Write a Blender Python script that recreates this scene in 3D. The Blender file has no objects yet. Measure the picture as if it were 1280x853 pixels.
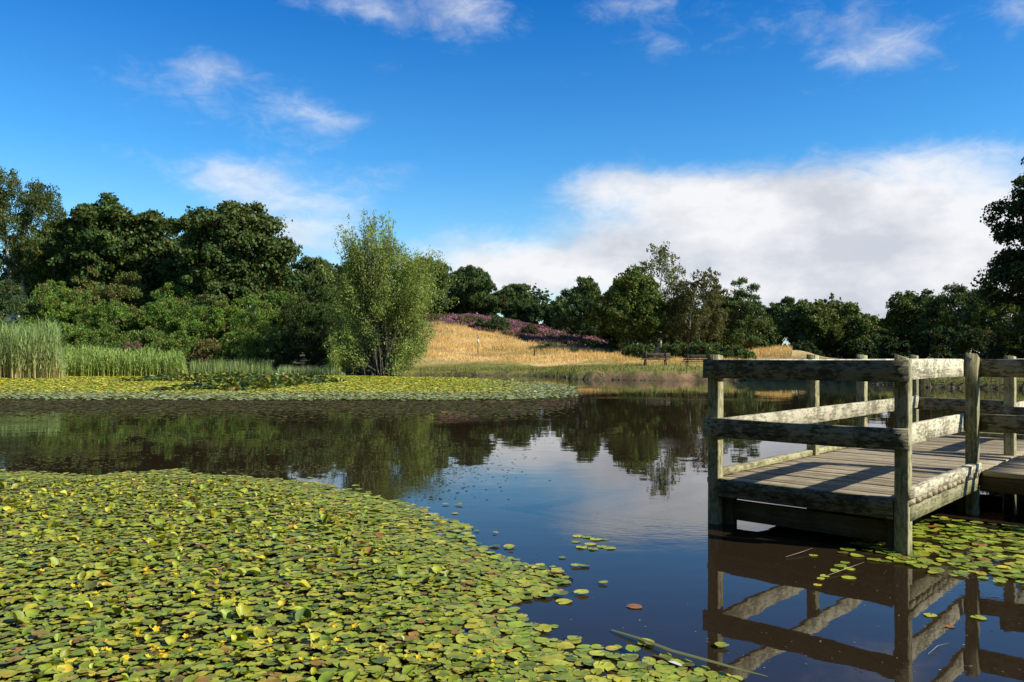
import bpy, math
import numpy as np
from mathutils import Matrix, Vector

C = bpy.context.scene.collection
F, HC, HY = 995.0, 1.55, 446.0            # focal length (px of 1280), eye height above water, horizon row
R = math.radians
rng = np.random.default_rng(11)

# ---------------------------------------------------------------- helpers
def tag(o, label=None, cat=None, group=None, kind=None):
    if label: o['label'] = label
    if cat: o['category'] = cat
    if group: o['group'] = group
    if kind: o['kind'] = kind
    return o

def empty(name, loc, rz=0.0):
    o = bpy.data.objects.new(name, None); C.objects.link(o)
    o.location = loc; o.rotation_euler = (0, 0, rz); o.empty_display_size = .2
    return o

def mesh_np(name, V, faces_flat, nper, mat, col=None, parent=None, smooth=False, loc=None):
    """V (n,3); faces_flat index array; nper = verts per face (int) or array of sizes"""
    V = np.asarray(V, np.float32); ff = np.asarray(faces_flat, np.int32).ravel()
    if isinstance(nper, int):
        nf = len(ff)//nper; tot = np.full(nf, nper, np.int32)
    else:
        tot = np.asarray(nper, np.int32); nf = len(tot)
    st = np.zeros(nf, np.int32); st[1:] = np.cumsum(tot)[:-1]
    me = bpy.data.meshes.new(name)
    me.vertices.add(len(V)); me.vertices.foreach_set('co', V.ravel())
    me.loops.add(len(ff)); me.loops.foreach_set('vertex_index', ff)
    me.polygons.add(nf); me.polygons.foreach_set('loop_start', st); me.polygons.foreach_set('loop_total', tot)
    if smooth: me.polygons.foreach_set('use_smooth', np.ones(nf, bool))
    if col is not None:
        a = me.color_attributes.new('Col', 'FLOAT_COLOR', 'POINT')
        c4 = np.ones((len(V), 4), np.float32); c4[:, :3] = col
        a.data.foreach_set('color', c4.ravel())
    me.update(calc_edges=True)
    if mat: me.materials.append(mat)
    o = bpy.data.objects.new(name, me); C.objects.link(o)
    if parent: o.parent = parent
    if loc is not None: o.location = loc
    return o

def vnoise(x, y, seed=0):
    xi = np.floor(x).astype(np.int64); yi = np.floor(y).astype(np.int64)
    xf = x-xi; yf = y-yi
    def h(a, b):
        n = (a*374761393 + b*668265263 + seed*982451653) & 0x7fffffff
        n = ((n ^ (n >> 13))*1274126177) & 0x7fffffff
        return ((n ^ (n >> 16)) & 0xffff)/65535.0
    u = xf*xf*(3-2*xf); v = yf*yf*(3-2*yf)
    return (h(xi, yi)*(1-u)+h(xi+1, yi)*u)*(1-v)+(h(xi, yi+1)*(1-u)+h(xi+1, yi+1)*u)*v
def fbm(x, y, seed=0, o=4):
    s = 0; a = .5; t = 0
    for k in range(o):
        s = s+a*vnoise(x*2**k, y*2**k, seed+k*7); t += a; a *= .5
    return s/t                                            # 0..1
def sstep(x, a, b):
    t = np.clip((x-a)/(b-a), 0, 1); return t*t*(3-2*t)

def world_of(px, py, z=0.0):
    Y = F*(HC-z)/(py-HY); return ((px-640)/F*Y, Y)
def X_at(px, Y): return (px-640)/F*Y
def z_at(py, Y): return HC+(HY-py)*Y/F

def inpoly(px, py, poly):
    px = np.asarray(px, float); py = np.asarray(py, float); c = np.zeros(px.shape, bool)
    n = len(poly)
    for i in range(n):
        x1, y1 = poly[i]; x2, y2 = poly[(i+1) % n]
        cond = ((y1 > py) != (y2 > py))
        with np.errstate(divide='ignore', invalid='ignore'):
            xi = (x2-x1)*(py-y1)/(y2-y1+1e-12)+x1
        c ^= cond & (px < xi)
    return c
def pdist(px, py, poly):
    d = np.full(np.shape(px), 1e9); n = len(poly)
    for i in range(n):
        x1, y1 = poly[i]; x2, y2 = poly[(i+1) % n]
        dx, dy = x2-x1, y2-y1
        t = np.clip(((px-x1)*dx+(py-y1)*dy)/(dx*dx+dy*dy+1e-12), 0, 1)
        d = np.minimum(d, np.hypot(px-x1-t*dx, py-y1-t*dy))
    return d
def sdf(px, py, poly):                                    # positive inside
    return np.where(inpoly(px, py, poly), 1, -1)*pdist(px, py, poly)

# ---------------------------------------------------------------- materials
def newmat(name):
    m = bpy.data.materials.new(name); m.use_nodes = True
    nt = m.node_tree; nt.nodes.clear()
    return m, nt, nt.nodes, nt.links
def N(nt, typ, **kw):
    n = nt.nodes.new(typ)
    for k, v in kw.items():
        if k.startswith('i_'):
            n.inputs[k[2:].replace('_', ' ')].default_value = v
        else: setattr(n, k, v)
    return n

def leaf_mat(name, transl=.3, rough=.5, spec=.3, patch=0.0, pscale=30):
    m, nt, nn, L = newmat(name)
    out = N(nt, 'ShaderNodeOutputMaterial')
    at = N(nt, 'ShaderNodeVertexColor'); at.layer_name = 'Col'
    p = N(nt, 'ShaderNodeBsdfPrincipled', i_Roughness=rough); p.inputs['Specular IOR Level'].default_value = spec
    src = at.outputs['Color']
    if patch > 0:
        tc = N(nt, 'ShaderNodeTexCoord')
        no = N(nt, 'ShaderNodeTexNoise', i_Scale=pscale, i_Detail=3.0); L.new(tc.outputs['Object'], no.inputs['Vector'])
        hsv = N(nt, 'ShaderNodeHueSaturation'); mr = N(nt, 'ShaderNodeMapRange')
        mr.inputs['From Min'].default_value = .3; mr.inputs['From Max'].default_value = .7
        mr.inputs['To Min'].default_value = 1-patch; mr.inputs['To Max'].default_value = 1+patch
        L.new(no.outputs['Fac'], mr.inputs['Value']); L.new(mr.outputs[0], hsv.inputs['Value']); L.new(src, hsv.inputs['Color'])
        src = hsv.outputs['Color']
    L.new(src, p.inputs['Base Color'])
    if transl > 0:
        t = N(nt, 'ShaderNodeBsdfTranslucent')
        g = N(nt, 'ShaderNodeMix', data_type='RGBA', blend_type='MULTIPLY'); g.inputs[0].default_value = 1
        g.inputs[7].default_value = (1.7, 1.6, .7, 1); L.new(src, g.inputs[6]); L.new(g.outputs[2], t.inputs['Color'])
        mx = N(nt, 'ShaderNodeMixShader'); mx.inputs[0].default_value = transl
        L.new(p.outputs[0], mx.inputs[1]); L.new(t.outputs[0], mx.inputs[2]); L.new(mx.outputs[0], out.inputs['Surface'])
    else: L.new(p.outputs[0], out.inputs['Surface'])
    return m

def ramp(nt, stops):
    r = N(nt, 'ShaderNodeValToRGB'); e = r.color_ramp.elements
    while len(e) < len(stops): e.new(.5)
    for k, (pos, c) in enumerate(stops):
        e[k].position = pos; e[k].color = (*c, 1)
    return r

def wood_mat(name, dark, mid, light, lichen=.5, moss=.0):
    m, nt, nn, L = newmat(name)
    out = N(nt, 'ShaderNodeOutputMaterial'); p = N(nt, 'ShaderNodeBsdfPrincipled', i_Roughness=.85)
    p.inputs['Specular IOR Level'].default_value = .2
    tc = N(nt, 'ShaderNodeTexCoord'); at = N(nt, 'ShaderNodeVertexColor'); at.layer_name = 'Col'
    oi = N(nt, 'ShaderNodeObjectInfo')
    add = N(nt, 'ShaderNodeVectorMath', operation='MULTIPLY_ADD')
    add.inputs[1].default_value = (1, 1, 1); L.new(tc.outputs['Object'], add.inputs[0])
    sc = N(nt, 'ShaderNodeVectorMath', operation='SCALE'); sc.inputs['Scale'].default_value = 37.0
    cmb = N(nt, 'ShaderNodeCombineXYZ')
    L.new(oi.outputs['Random'], cmb.inputs[0]); L.new(at.outputs['Color'], cmb.inputs[1]); L.new(oi.outputs['Random'], cmb.inputs[2])
    L.new(cmb.outputs[0], sc.inputs[0]); L.new(sc.outputs[0], add.inputs[2])
    mp = N(nt, 'ShaderNodeMapping'); mp.inputs['Scale'].default_value = (2.2, 55, 55); L.new(add.outputs[0], mp.inputs[0])
    gr = N(nt, 'ShaderNodeTexNoise', i_Scale=1.0, i_Detail=6.0, i_Roughness=.65); L.new(mp.outputs[0], gr.inputs['Vector'])
    r = ramp(nt, [(.28, dark), (.5, mid), (.72, light)]); L.new(gr.outputs['Fac'], r.inputs[0])
    # blotches of lichen (pale) and dark algae
    n2 = N(nt, 'ShaderNodeTexNoise', i_Scale=38.0, i_Detail=6.0, i_Roughness=.78); mq = N(nt, 'ShaderNodeMapping'); mq.inputs['Scale'].default_value = (.38, 1, 1); L.new(add.outputs[0], mq.inputs[0]); L.new(mq.outputs[0], n2.inputs['Vector'])
    n3 = N(nt, 'ShaderNodeTexNoise', i_Scale=5.0, i_Detail=3.0); L.new(add.outputs[0], n3.inputs['Vector'])
    ad = N(nt, 'ShaderNodeMath', operation='ADD'); L.new(n2.outputs['Fac'], ad.inputs[0])
    m3 = N(nt, 'ShaderNodeMath', operation='MULTIPLY'); m3.inputs[1].default_value = .5; L.new(n3.outputs['Fac'], m3.inputs[0]); L.new(m3.outputs[0], ad.inputs[1])
    lr = ramp(nt, [(.70, (0, 0, 0)), (.80, (1, 1, 1))]); L.new(ad.outputs[0], lr.inputs[0])
    lm = N(nt, 'ShaderNodeMath', operation='MULTIPLY'); lm.inputs[1].default_value = lichen; L.new(lr.outputs[0], lm.inputs[0])
    mx = N(nt, 'ShaderNodeMix', data_type='RGBA'); L.new(lm.outputs[0], mx.inputs[0]); L.new(r.outputs[0], mx.inputs[6]); mx.inputs[7].default_value = (.60, .55, .38, 1)
    dr = ramp(nt, [(.50, (1, 1, 1)), (.60, (0, 0, 0))]); L.new(ad.outputs[0], dr.inputs[0])
    dm = N(nt, 'ShaderNodeMath', operation='MULTIPLY'); dm.inputs[1].default_value = .55; L.new(dr.outputs[0], dm.inputs[0])
    mx2 = N(nt, 'ShaderNodeMix', data_type='RGBA'); L.new(dm.outputs[0], mx2.inputs[0]); L.new(mx.outputs[2], mx2.inputs[6]); mx2.inputs[7].default_value = (.05, .045, .03, 1)
    mx3 = N(nt, 'ShaderNodeMix', data_type='RGBA'); mr = N(nt, 'ShaderNodeMath', operation='MULTIPLY'); mr.inputs[1].default_value = moss
    L.new(n3.outputs['Fac'], mr.inputs[0]); L.new(mr.outputs[0], mx3.inputs[0]); L.new(mx2.outputs[2], mx3.inputs[6]); mx3.inputs[7].default_value = (.31, .29, .095, 1)
    # per-plank tint
    tm = N(nt, 'ShaderNodeMapRange'); tm.inputs['To Min'].default_value = .75; tm.inputs['To Max'].default_value = 1.2; L.new(at.outputs['Color'], tm.inputs['Value'])
    mlt = N(nt, 'ShaderNodeVectorMath', operation='SCALE'); L.new(mx3.outputs[2], mlt.inputs[0]); L.new(tm.outputs[0], mlt.inputs['Scale'])
    L.new(mlt.outputs[0], p.inputs['Base Color'])
    bp = N(nt, 'ShaderNodeBump', i_Strength=.9, i_Distance=.008)
    L.new(gr.outputs['Fac'], bp.inputs['Height']); L.new(bp.outputs[0], p.inputs['Normal']); L.new(p.outputs[0], out.inputs['Surface'])
    return m

def bark_mat(name, a, b, scale=6, stretch=.25):
    m, nt, nn, L = newmat(name)
    out = N(nt, 'ShaderNodeOutputMaterial'); p = N(nt, 'ShaderNodeBsdfPrincipled', i_Roughness=.9)
    tc = N(nt, 'ShaderNodeTexCoord'); mp = N(nt, 'ShaderNodeMapping'); mp.inputs['Scale'].default_value = (1, 1, stretch)
    L.new(tc.outputs['Object'], mp.inputs[0]); no = N(nt, 'ShaderNodeTexNoise', i_Scale=scale, i_Detail=5.0); L.new(mp.outputs[0], no.inputs['Vector'])
    r = ramp(nt, [(.4, a), (.6, b)]); L.new(no.outputs['Fac'], r.inputs[0]); L.new(r.outputs[0], p.inputs['Base Color'])
    bp = N(nt, 'ShaderNodeBump', i_Strength=.5); L.new(no.outputs['Fac'], bp.inputs['Height']); L.new(bp.outputs[0], p.inputs['Normal'])
    L.new(p.outputs[0], out.inputs['Surface']); return m

M_leaf = leaf_mat('foliage', .24, .65, .12)
M_gloss = leaf_mat('glossy_leaf', .2, .55, .2)
M_pad = leaf_mat('lily_pad', .12, .45, .28, patch=.22, pscale=22)
M_grass = leaf_mat('grass', .3, .7, .1)
M_bark = bark_mat('bark', (.05, .04, .028), (.13, .105, .075))
M_birch = bark_mat('birch_bark', (.12, .11, .09), (.58, .56, .5), 3, 2.5)
M_pinebark = bark_mat('pine_bark', (.09, .05, .03), (.22, .12, .07))
M_rail = wood_mat('rail_wood', (.08, .07, .045), (.23, .205, .135), (.42, .385, .26), .9, .10)
M_post = wood_mat('post_wood', (.035, .032, .017), (.15, .14, .065), (.40, .37, .18), .45, .34)
M_shade_algae = wood_mat('shade_and_algae_wood', (.022, .022, .014), (.065, .062, .040), (.17, .16, .10), .35, .05)  # algae tone, darkened further so camera-facing timber carries its shade in the colour
M_deck = wood_mat('deck_wood', (.075, .055, .034), (.25, .195, .125), (.43, .36, .24), .2, .12)
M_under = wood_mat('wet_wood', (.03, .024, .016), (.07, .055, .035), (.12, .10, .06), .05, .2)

# ---------------------------------------------------------------- terrain
POND = [(-60, -3), (-66, 20), (-52, 48), (-38, 60), (-25, 66), (-15, 68), (-5, 66.5), (1.5, 64.5), (3.6, 60), (4.4, 54.5),
        (7, 52.6), (10, 51.4), (14, 51.8), (18.5, 51), (20.3, 45), (21, 40.5), (24, 38), (27.5, 33), (26, 20), (14.5, 9), (11.5, -1.2), (4, -1.6), (-6, -1.4), (-30, -2.4)]

def shore_d(X, Y):                                        # >0 on land
    d = -sdf(X, Y, POND)
    return d+(fbm(X*.55, Y*.55, 3)-.5)*1.5*np.clip(1-np.abs(d)/6, 0, 1)
def hillA(X): return .4+7.2*sstep(-X, -31, 9)
def gz(X, Y, d=None):
    X = np.asarray(X, float); Y = np.asarray(Y, float)
    if d is None: d = shore_d(X, Y)
    lip = .34+.26*sstep(X, 2, 8)
    z = np.where(d < 0, -.10+np.maximum(d, -2.5)*.28, -.10+(lip+.10)*sstep(d, -.05, .55)+.028*np.clip(d-.55, 0, 14))
    z = z+np.where(d > 0, 1, 0)*(hillA(X)*sstep(Y, 66+0*X, 138)*np.where(Y > 0, 1, 0))
    z = z+1.35*np.exp(-((X-28)/4.2)**2-((Y-84)/6)**2)
    z = z+np.clip(d, 0, 3)/3*(fbm(X*.22, Y*.22, 9)-.5)*.55
    z = z+np.where((d > 0), 1, 0)*((fbm(X*2.1, Y*2.1, 5)-.5)*.12+(fbm(X*1.1, Y*.9, 15)-.45)*.5*np.exp(-((d-.9)/.9)**2)*sstep(X, 3, 6))
    far = sstep(np.hypot(X, Y-40), 160, 420)
    return z*(1-far)+far*3.0

def axis(segs):
    out = []
    for a, b, st in segs: out.append(np.arange(a, b, st))
    out.append([segs[-1][1]]); return np.concatenate(out)
gx = axis([(-4000, -400, 600), (-400, -100, 20), (-100, -46, 2.2), (-46, 36, .42), (36, 120, 2.5), (120, 400, 20), (400, 4000, 600)])
gy = axis([(-3000, -200, 500), (-200, -20, 15), (-20, 30, 1.5), (30, 72, .35), (72, 140, 1.0), (140, 400, 15), (400, 5000, 650)])
GX, GY = np.meshgrid(gx, gy); D = shore_d(GX, GY); GZ = gz(GX, GY, D)
ny, nx = GX.shape
idx = np.arange(nx*ny).reshape(ny, nx)
faces = np.stack([idx[:-1, :-1], idx[:-1, 1:], idx[1:, 1:], idx[1:, :-1]], -1).reshape(-1, 4)

def heather_mask(X, Y):
    # slope above the golden grass, its lower edge drops towards the right
    edge = 101.5-1.15*X+(fbm(X*.25, Y*.25, 21)-.5)*9
    return sstep(Y-edge, -1.2, 1.2)*sstep(X, -22, -17)*sstep(24-X, 0, 5)*sstep(150-Y, 0, 5)
def ground_col(X, Y, d, z):
    n1 = fbm(X*.35, Y*.35, 31)[..., None]; n2 = fbm(X*1.7, Y*1.7, 33)[..., None]
    n3_ = fbm(X*.12, Y*.2, 37)[..., None]; gold = np.array([.48, .32, .115])*(1-n1)+np.array([.68, .50, .235])*n1; gold = gold*(1-.45*sstep(n3_, .52, .68))+np.array([.26, .24, .075])*.45*sstep(n3_, .52, .68)
    pth = np.exp(-((Y-(84-.22*X+1.2*np.sin(X*.35)))/.7)**2)[..., None]; gold = gold*(1-.45*pth)
    green = np.array([.13, .15, .035])*(1-n2)+np.array([.24, .22, .06])*n2
    dirt = np.array([.07, .045, .028])*(1-n2)+np.array([.44, .26, .14])*n2
    mud = np.array([.05, .04, .02])
    heath = np.array([.16, .07, .10])*(1-n2)+np.array([.10, .08, .05])*n2
    wood = np.array([.07, .07, .03])+n2*.05
    g = sstep(d[..., None]+(n1-.5)*9, 4.5, 13)
    c = green*(1-g)+gold*g
    hm = heather_mask(X, Y)[..., None]; c = c*(1-hm)+heath*hm
    wl = np.clip(sstep(-X, 8, 14)+sstep(X, 24, 30)*sstep(Y, 60, 66)*(1-np.exp(-((X-28)/5)**2-((Y-84)/6)**2))+sstep(Y, 134, 142), 0, 1)[..., None]
    c = c*(1-wl)+wood*wl
    er = (sstep(.62-z, 0, .25)*sstep(X, 4, 6)*(.12+.88*sstep(15.5-X, 0, 2.5))*sstep(22-X, 0, 2))[..., None]
    c = c*(1-er)+dirt*er
    er2 = (sstep(.22-z, 0, .15))[..., None]; c = c*(1-er2)+(mud*1.6+.03*n2)*er2
    w = (d < -.25)[..., None]; return np.where(w, mud, c)
GC = ground_col(GX, GY, D, GZ)

m, nt, nn, L = newmat('ground_soil_and_grass')
out = N(nt, 'ShaderNodeOutputMaterial'); p = N(nt, 'ShaderNodeBsdfPrincipled', i_Roughness=.95); p.inputs['Specular IOR Level'].default_value = .1
at = N(nt, 'ShaderNodeVertexColor'); at.layer_name = 'Col'; tc = N(nt, 'ShaderNodeTexCoord')
no = N(nt, 'ShaderNodeTexNoise', i_Scale=2.6, i_Detail=7.0, i_Roughness=.7); L.new(tc.outputs['Object'], no.inputs['Vector'])
hs = N(nt, 'ShaderNodeHueSaturation'); mr = N(nt, 'ShaderNodeMapRange'); mr.inputs['From Min'].default_value = .3; mr.inputs['From Max'].default_value = .7
mr.inputs['To Min'].default_value = .6; mr.inputs['To Max'].default_value = 1.35
L.new(no.outputs['Fac'], mr.inputs['Value']); L.new(mr.outputs[0], hs.inputs['Value']); L.new(at.outputs['Color'], hs.inputs['Color']); L.new(hs.outputs[0], p.inputs['Base Color'])
bp = N(nt, 'ShaderNodeBump', i_Strength=.8, i_Distance=.15); L.new(no.outputs['Fac'], bp.inputs['Height']); L.new(bp.outputs[0], p.inputs['Normal']); L.new(p.outputs[0], out.inputs['Surface'])
ground = mesh_np('ground', np.stack([GX, GY, GZ], -1).reshape(-1, 3), faces, 4, m, GC.reshape(-1, 3), smooth=True)
tag(ground, 'dry golden grass slope and brown pond bank', None, None, 'structure')

# ---------------------------------------------------------------- water
m, nt, nn, L = newmat('pond_water')
out = N(nt, 'ShaderNodeOutputMaterial'); p = N(nt, 'ShaderNodeBsdfPrincipled', i_Roughness=.012)
p.inputs['Base Color'].default_value = (.022, .0145, .0075, 1); p.inputs['IOR'].default_value = 1.333
tc = N(nt, 'ShaderNodeTexCoord')
mp = N(nt, 'ShaderNodeMapping'); mp.inputs['Scale'].default_value = (1, 1.5, 1); L.new(tc.outputs['Object'], mp.inputs[0])
n1 = N(nt, 'ShaderNodeTexNoise', i_Scale=1.1, i_Detail=2.0); n2 = N(nt, 'ShaderNodeTexNoise', i_Scale=9.0, i_Detail=3.0); n3 = N(nt, 'ShaderNodeTexNoise', i_Scale=.13, i_Detail=2.0)
for n in (n1, n2, n3): L.new(mp.outputs[0], n.inputs['Vector'])
rr = ramp(nt, [(.54, (0, 0, 0)), (.74, (1, 1, 1))]); L.new(n3.outputs['Fac'], rr.inputs[0])
w1 = N(nt, 'ShaderNodeMath', operation='MULTIPLY'); w1.inputs[1].default_value = .0022; L.new(n1.outputs['Fac'], w1.inputs[0])
w2 = N(nt, 'ShaderNodeMath', operation='MULTIPLY'); L.new(n2.outputs['Fac'], w2.inputs[0])
w3 = N(nt, 'ShaderNodeMath', operation='MULTIPLY_ADD'); w3.inputs[1].default_value = .0024; w3.inputs[2].default_value = .00010; L.new(rr.outputs[0], w3.inputs[0]); L.new(w3.outputs[0], w2.inputs[1])
ws = N(nt, 'ShaderNodeMath', operation='ADD'); L.new(w1.outputs[0], ws.inputs[0]); L.new(w2.outputs[0], ws.inputs[1])
bp = N(nt, 'ShaderNodeBump', i_Strength=1.0, i_Distance=1.0); L.new(ws.outputs[0], bp.inputs['Height']); L.new(bp.outputs[0], p.inputs['Normal'])
L.new(p.outputs[0], out.inputs['Surface'])
wat = mesh_np('water', [(-72, -6, 0), (34, -6, 0), (34, 74, 0), (-72, 74, 0)], [0, 1, 2, 3], 4, m)
tag(wat, 'still dark brown pond water reflecting the sky', None, None, 'structure')

# ---------------------------------------------------------------- foliage generators
def unit(v): return v/(np.linalg.norm(v, axis=-1, keepdims=True)+1e-9)
def rand_dir(n): return unit(rng.normal(size=(n, 3)))
def leaves(P, size, aspect, outward, col, jitter=.25, bias=.5, droop=None, huevar=.12):
    """rhombic leaf faces at P; returns verts, cols"""
    n = len(P)
    nrm = unit(outward*bias+rand_dir(n)*(1-bias)+1e-6)
    a = rand_dir(n)
    if droop is not None: a = unit(a*.5+np.array(droop))
    U = unit(a-nrm*np.sum(a*nrm, 1, keepdims=True)); W = np.cross(nrm, U)
    s = size*rng.uniform(.6, 1.4, (n, 1))
    V = np.stack([P-U*s, P+W*s*aspect, P+U*s, P-W*s*aspect], 1).reshape(-1, 3)
    c = np.asarray(col)
    if c.ndim == 1: c = np.repeat(c[None], n, 0)
    c = c*np.exp(rng.normal(0, jitter, (n, 1)))*np.exp(rng.normal(0, huevar, (n, 3)))
    return V, np.repeat(np.clip(c, .004, .9), 4, 0)

def clump_points(centers, radii, per, flat=.8, sub=7, subr=.42):
    """leaves gathered in sub-clumps on the shell of each clump"""
    P = []; O = []; K = []
    for ci, (c, r) in enumerate(zip(centers, radii)):
        sd = rand_dir(sub); sd[:, 2] = np.where(sd[:, 2] < -.35, -sd[:, 2], sd[:, 2])
        sc = c+sd*np.array([1, 1, flat])*r*rng.uniform(.55, 1.0, (sub, 1))
        n = max(4, int(per*r*r))
        w = rng.integers(0, sub, n)
        d = rand_dir(n); rad = r*subr*(rng.uniform(.35, 1.15, (n, 1))+rng.exponential(.10, (n, 1)))*rng.uniform(.7, 1.3, (sub, 1))[w]
        P.append(sc[w]+d*rad*np.array([1, 1, .85])); O.append(unit(d+sd[w]*.6))
        K.append(np.full(n, ci)*100+w)
    return np.concatenate(P), np.concatenate(O), np.concatenate(K)

def tube_np(pts, rad, seg=7):
    pts = np.asarray(pts, float); n = len(pts); V = []
    for i in range(n):
        t = pts[min(i+1, n-1)]-pts[max(i-1, 0)]; t = t/(np.linalg.norm(t)+1e-9)
        a = np.cross(t, [0, 0, 1.0] if abs(t[2]) < .9 else [1.0, 0, 0]); a /= np.linalg.norm(a); b = np.cross(t, a)
        for k in range(seg):
            an = 2*math.pi*k/seg; V.append(pts[i]+(a*math.cos(an)+b*math.sin(an))*rad[i])
    Fc = []
    for i in range(n-1):
        for k in range(seg):
            k2 = (k+1) % seg; Fc.append([i*seg+k, i*seg+k2, (i+1)*seg+k2, (i+1)*seg+k])
    return np.array(V), np.array(Fc)
def join(parts):
    Vs = []; Fs = []; o = 0
    for V, Fc in parts: Vs.append(V); Fs.append(Fc+o); o += len(V)
    return np.concatenate(Vs), np.concatenate(Fs)

KIND = {
  'oak':   dict(size=.15, asp=.62, per=370, flat=.85, nc=84, rc=.235, bias=.35, col=(.092, .124, .026), mat='gloss'),
  'maple': dict(size=.165, asp=.75, per=360, flat=.75, nc=84, rc=.225, bias=.45, col=(.062, .090, .020), mat='gloss'),
  'birch': dict(size=.105, asp=.6, per=250, flat=1.4, nc=84, rc=.17, bias=.1, col=(.135, .160, .05), mat='leaf'),
  'pine':  dict(size=.18, asp=.28, per=440, flat=.6, nc=74, rc=.22, bias=.25, col=(.084, .122, .040), mat='leaf'),
  'dense': dict(size=.135, asp=.6, per=380, flat=.95, nc=84, rc=.22, bias=.3, col=(.120, .155, .034), mat='leaf'),
}
def make_tree(name, label, kind, px, Y, hw, top, bottom, group='trees around the pond', seed=0, dens=1.0, tint=(1, 1, 1), trunks=1, lean=0, shape=0.0, nmul=1.0, cat='tree', barkm=None, trunk_r=None):
    K = KIND[kind]; X = X_at(px, Y); g = float(gz(np.array([X]), np.array([Y]))[0])-.1
    k = Y/F; ztop = z_at(top, Y)-g; zbot = max(.2, z_at(bottom, Y)-g); rx = hw*k*1.1
    root = empty(name, (X, Y, g)); tag(root, label, cat, group)
    zc = (ztop+zbot)/2; rz = (ztop-zbot)/2
    nc = int(K['nc']*nmul)
    d = rand_dir(nc); rr = rng.uniform(.25, 1, (nc, 1))**.5
    hgt = d[:, 2:3]*rr
    wid = 1-shape*np.clip(hgt, -1, 1)                     # shape>0 narrower on top
    rc_ = K['rc']*rx*rng.uniform(.6, 1.35, nc)
    Cn = np.stack([d[:, 0]*rr[:, 0]*(rx-.5*rc_)*wid[:, 0]*1.0, d[:, 1]*rr[:, 0]*(rx-.5*rc_)*wid[:, 0], zc+d[:, 2]*rr[:, 0]*(rz-.5*rc_*K['flat'])], -1)
    Cn[:, 0] += lean*np.clip(Cn[:, 2]/ztop, 0, 1)
    Cn[:, 0] += (fbm(Cn[:, 2]*.4+seed, Cn[:, 1]*.2, seed+50)-.5)*rx*.5
    per = K['per']*dens*(1.0 if kind != 'birch' else 1.0)
    P, O, KK = clump_points(Cn, rc_, per, K['flat'])
    if kind == 'birch':                                   # hanging strands
        s = rng.integers(0, len(P), len(P)//2); t = rng.uniform(0, 1.3, (len(s), 1))
        Q = P[s]+np.concatenate([rng.normal(0, .05, (len(s), 2)), -t], 1); P = np.concatenate([P, Q]); O = np.concatenate([O, O[s]]); KK = np.concatenate([KK, KK[s]])
    if kind != 'birch':                                   # leaves on the inner twigs
        m_ = int(len(P)*.16); di = rand_dir(m_); ri = rng.random((m_, 1))**.45*.80
        Q = np.array([0, 0, zc])+di*ri*np.array([rx, rx, rz]); Q[:, 0] += Cn[:, 0].mean()
        P = np.concatenate([P, Q]); O = np.concatenate([O, di]); KK = np.concatenate([KK, rng.integers(0, 9000, m_)])
    keep = P[:, 2] > .15; P, O, KK = P[keep], O[keep], KK[keep]
    lum = np.exp(rng.normal(0, .16, 200*100))[KK % 20000][:, None]; hv = rng.normal(0, .10, (20000, 1))[KK % 20000]
    col = np.array(K['col'])*np.array(tint)*lum*np.concatenate([1+hv, 1+0*hv, 1-.3*hv], 1)
    sz = K['size']*np.clip(Y/85, .55, 1.6)*(1.0)
    V, cc = leaves(P, sz, K['asp'], O, col, .22, K['bias'], droop=(0, 0, -1.2) if kind == 'birch' else ((0, 0, .6) if kind == 'pine' else None))
    mesh_np('crown', V, np.arange(len(V)), 4, {'gloss': M_gloss, 'leaf': M_leaf}[K['mat']], cc, root)
    parts = []; tr = trunk_r or max(.12, ztop*.022)
    bm_ = barkm or {'birch': M_birch, 'pine': M_pinebark}.get(kind, M_bark)
    for t in range(trunks):
        ox = 0 if trunks == 1 else rng.uniform(-.16, .16)*rx
        topx = Cn[:, 0].mean()+(rng.uniform(-.35, .35)*rx if trunks > 1 else 0); zt = zc+rz*.62
        tp = []
        for i in range(9):
            u = i/8; tp.append((ox+(topx-ox)*u+math.sin(u*5+seed+t)*.05*rx, math.sin(u*4+t)*.04*rx+rng.uniform(-.02, .02)*rx, zt*u))
        tp = np.array(tp); rad = tr/(trunks**.5)*(1-.82*np.linspace(0, 1, 9)); rad[0] *= 1.35
        parts.append(tube_np(tp, rad))
        order = rng.permutation(nc)[:18//trunks+4]
        for j in order:
            c = Cn[j]; zs = np.clip(c[2]-abs(c[0])*.5-rng.uniform(.3, 1.2), zbot*.6+.2, zt*.95); u = zs/zt
            i0 = min(int(u*8), 7); st = tp[i0]+(tp[i0+1]-tp[i0])*(u*8-i0)
            mid = (st+c)/2+np.array([0, 0, -.06*np.linalg.norm(c-st)])+rng.normal(0, .1, 3)
            r0 = tr/(trunks**.5)*(1-.82*u)*.5
            parts.append(tube_np([st, (st+mid)/2+rng.normal(0, .05, 3), mid, (mid+c)/2, c], [r0, r0*.8, r0*.6, r0*.4, r0*.2], 5))
    V, Fc = join(parts); mesh_np('trunk', V, Fc, 4, bm_, None, root, True)
    return root

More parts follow.
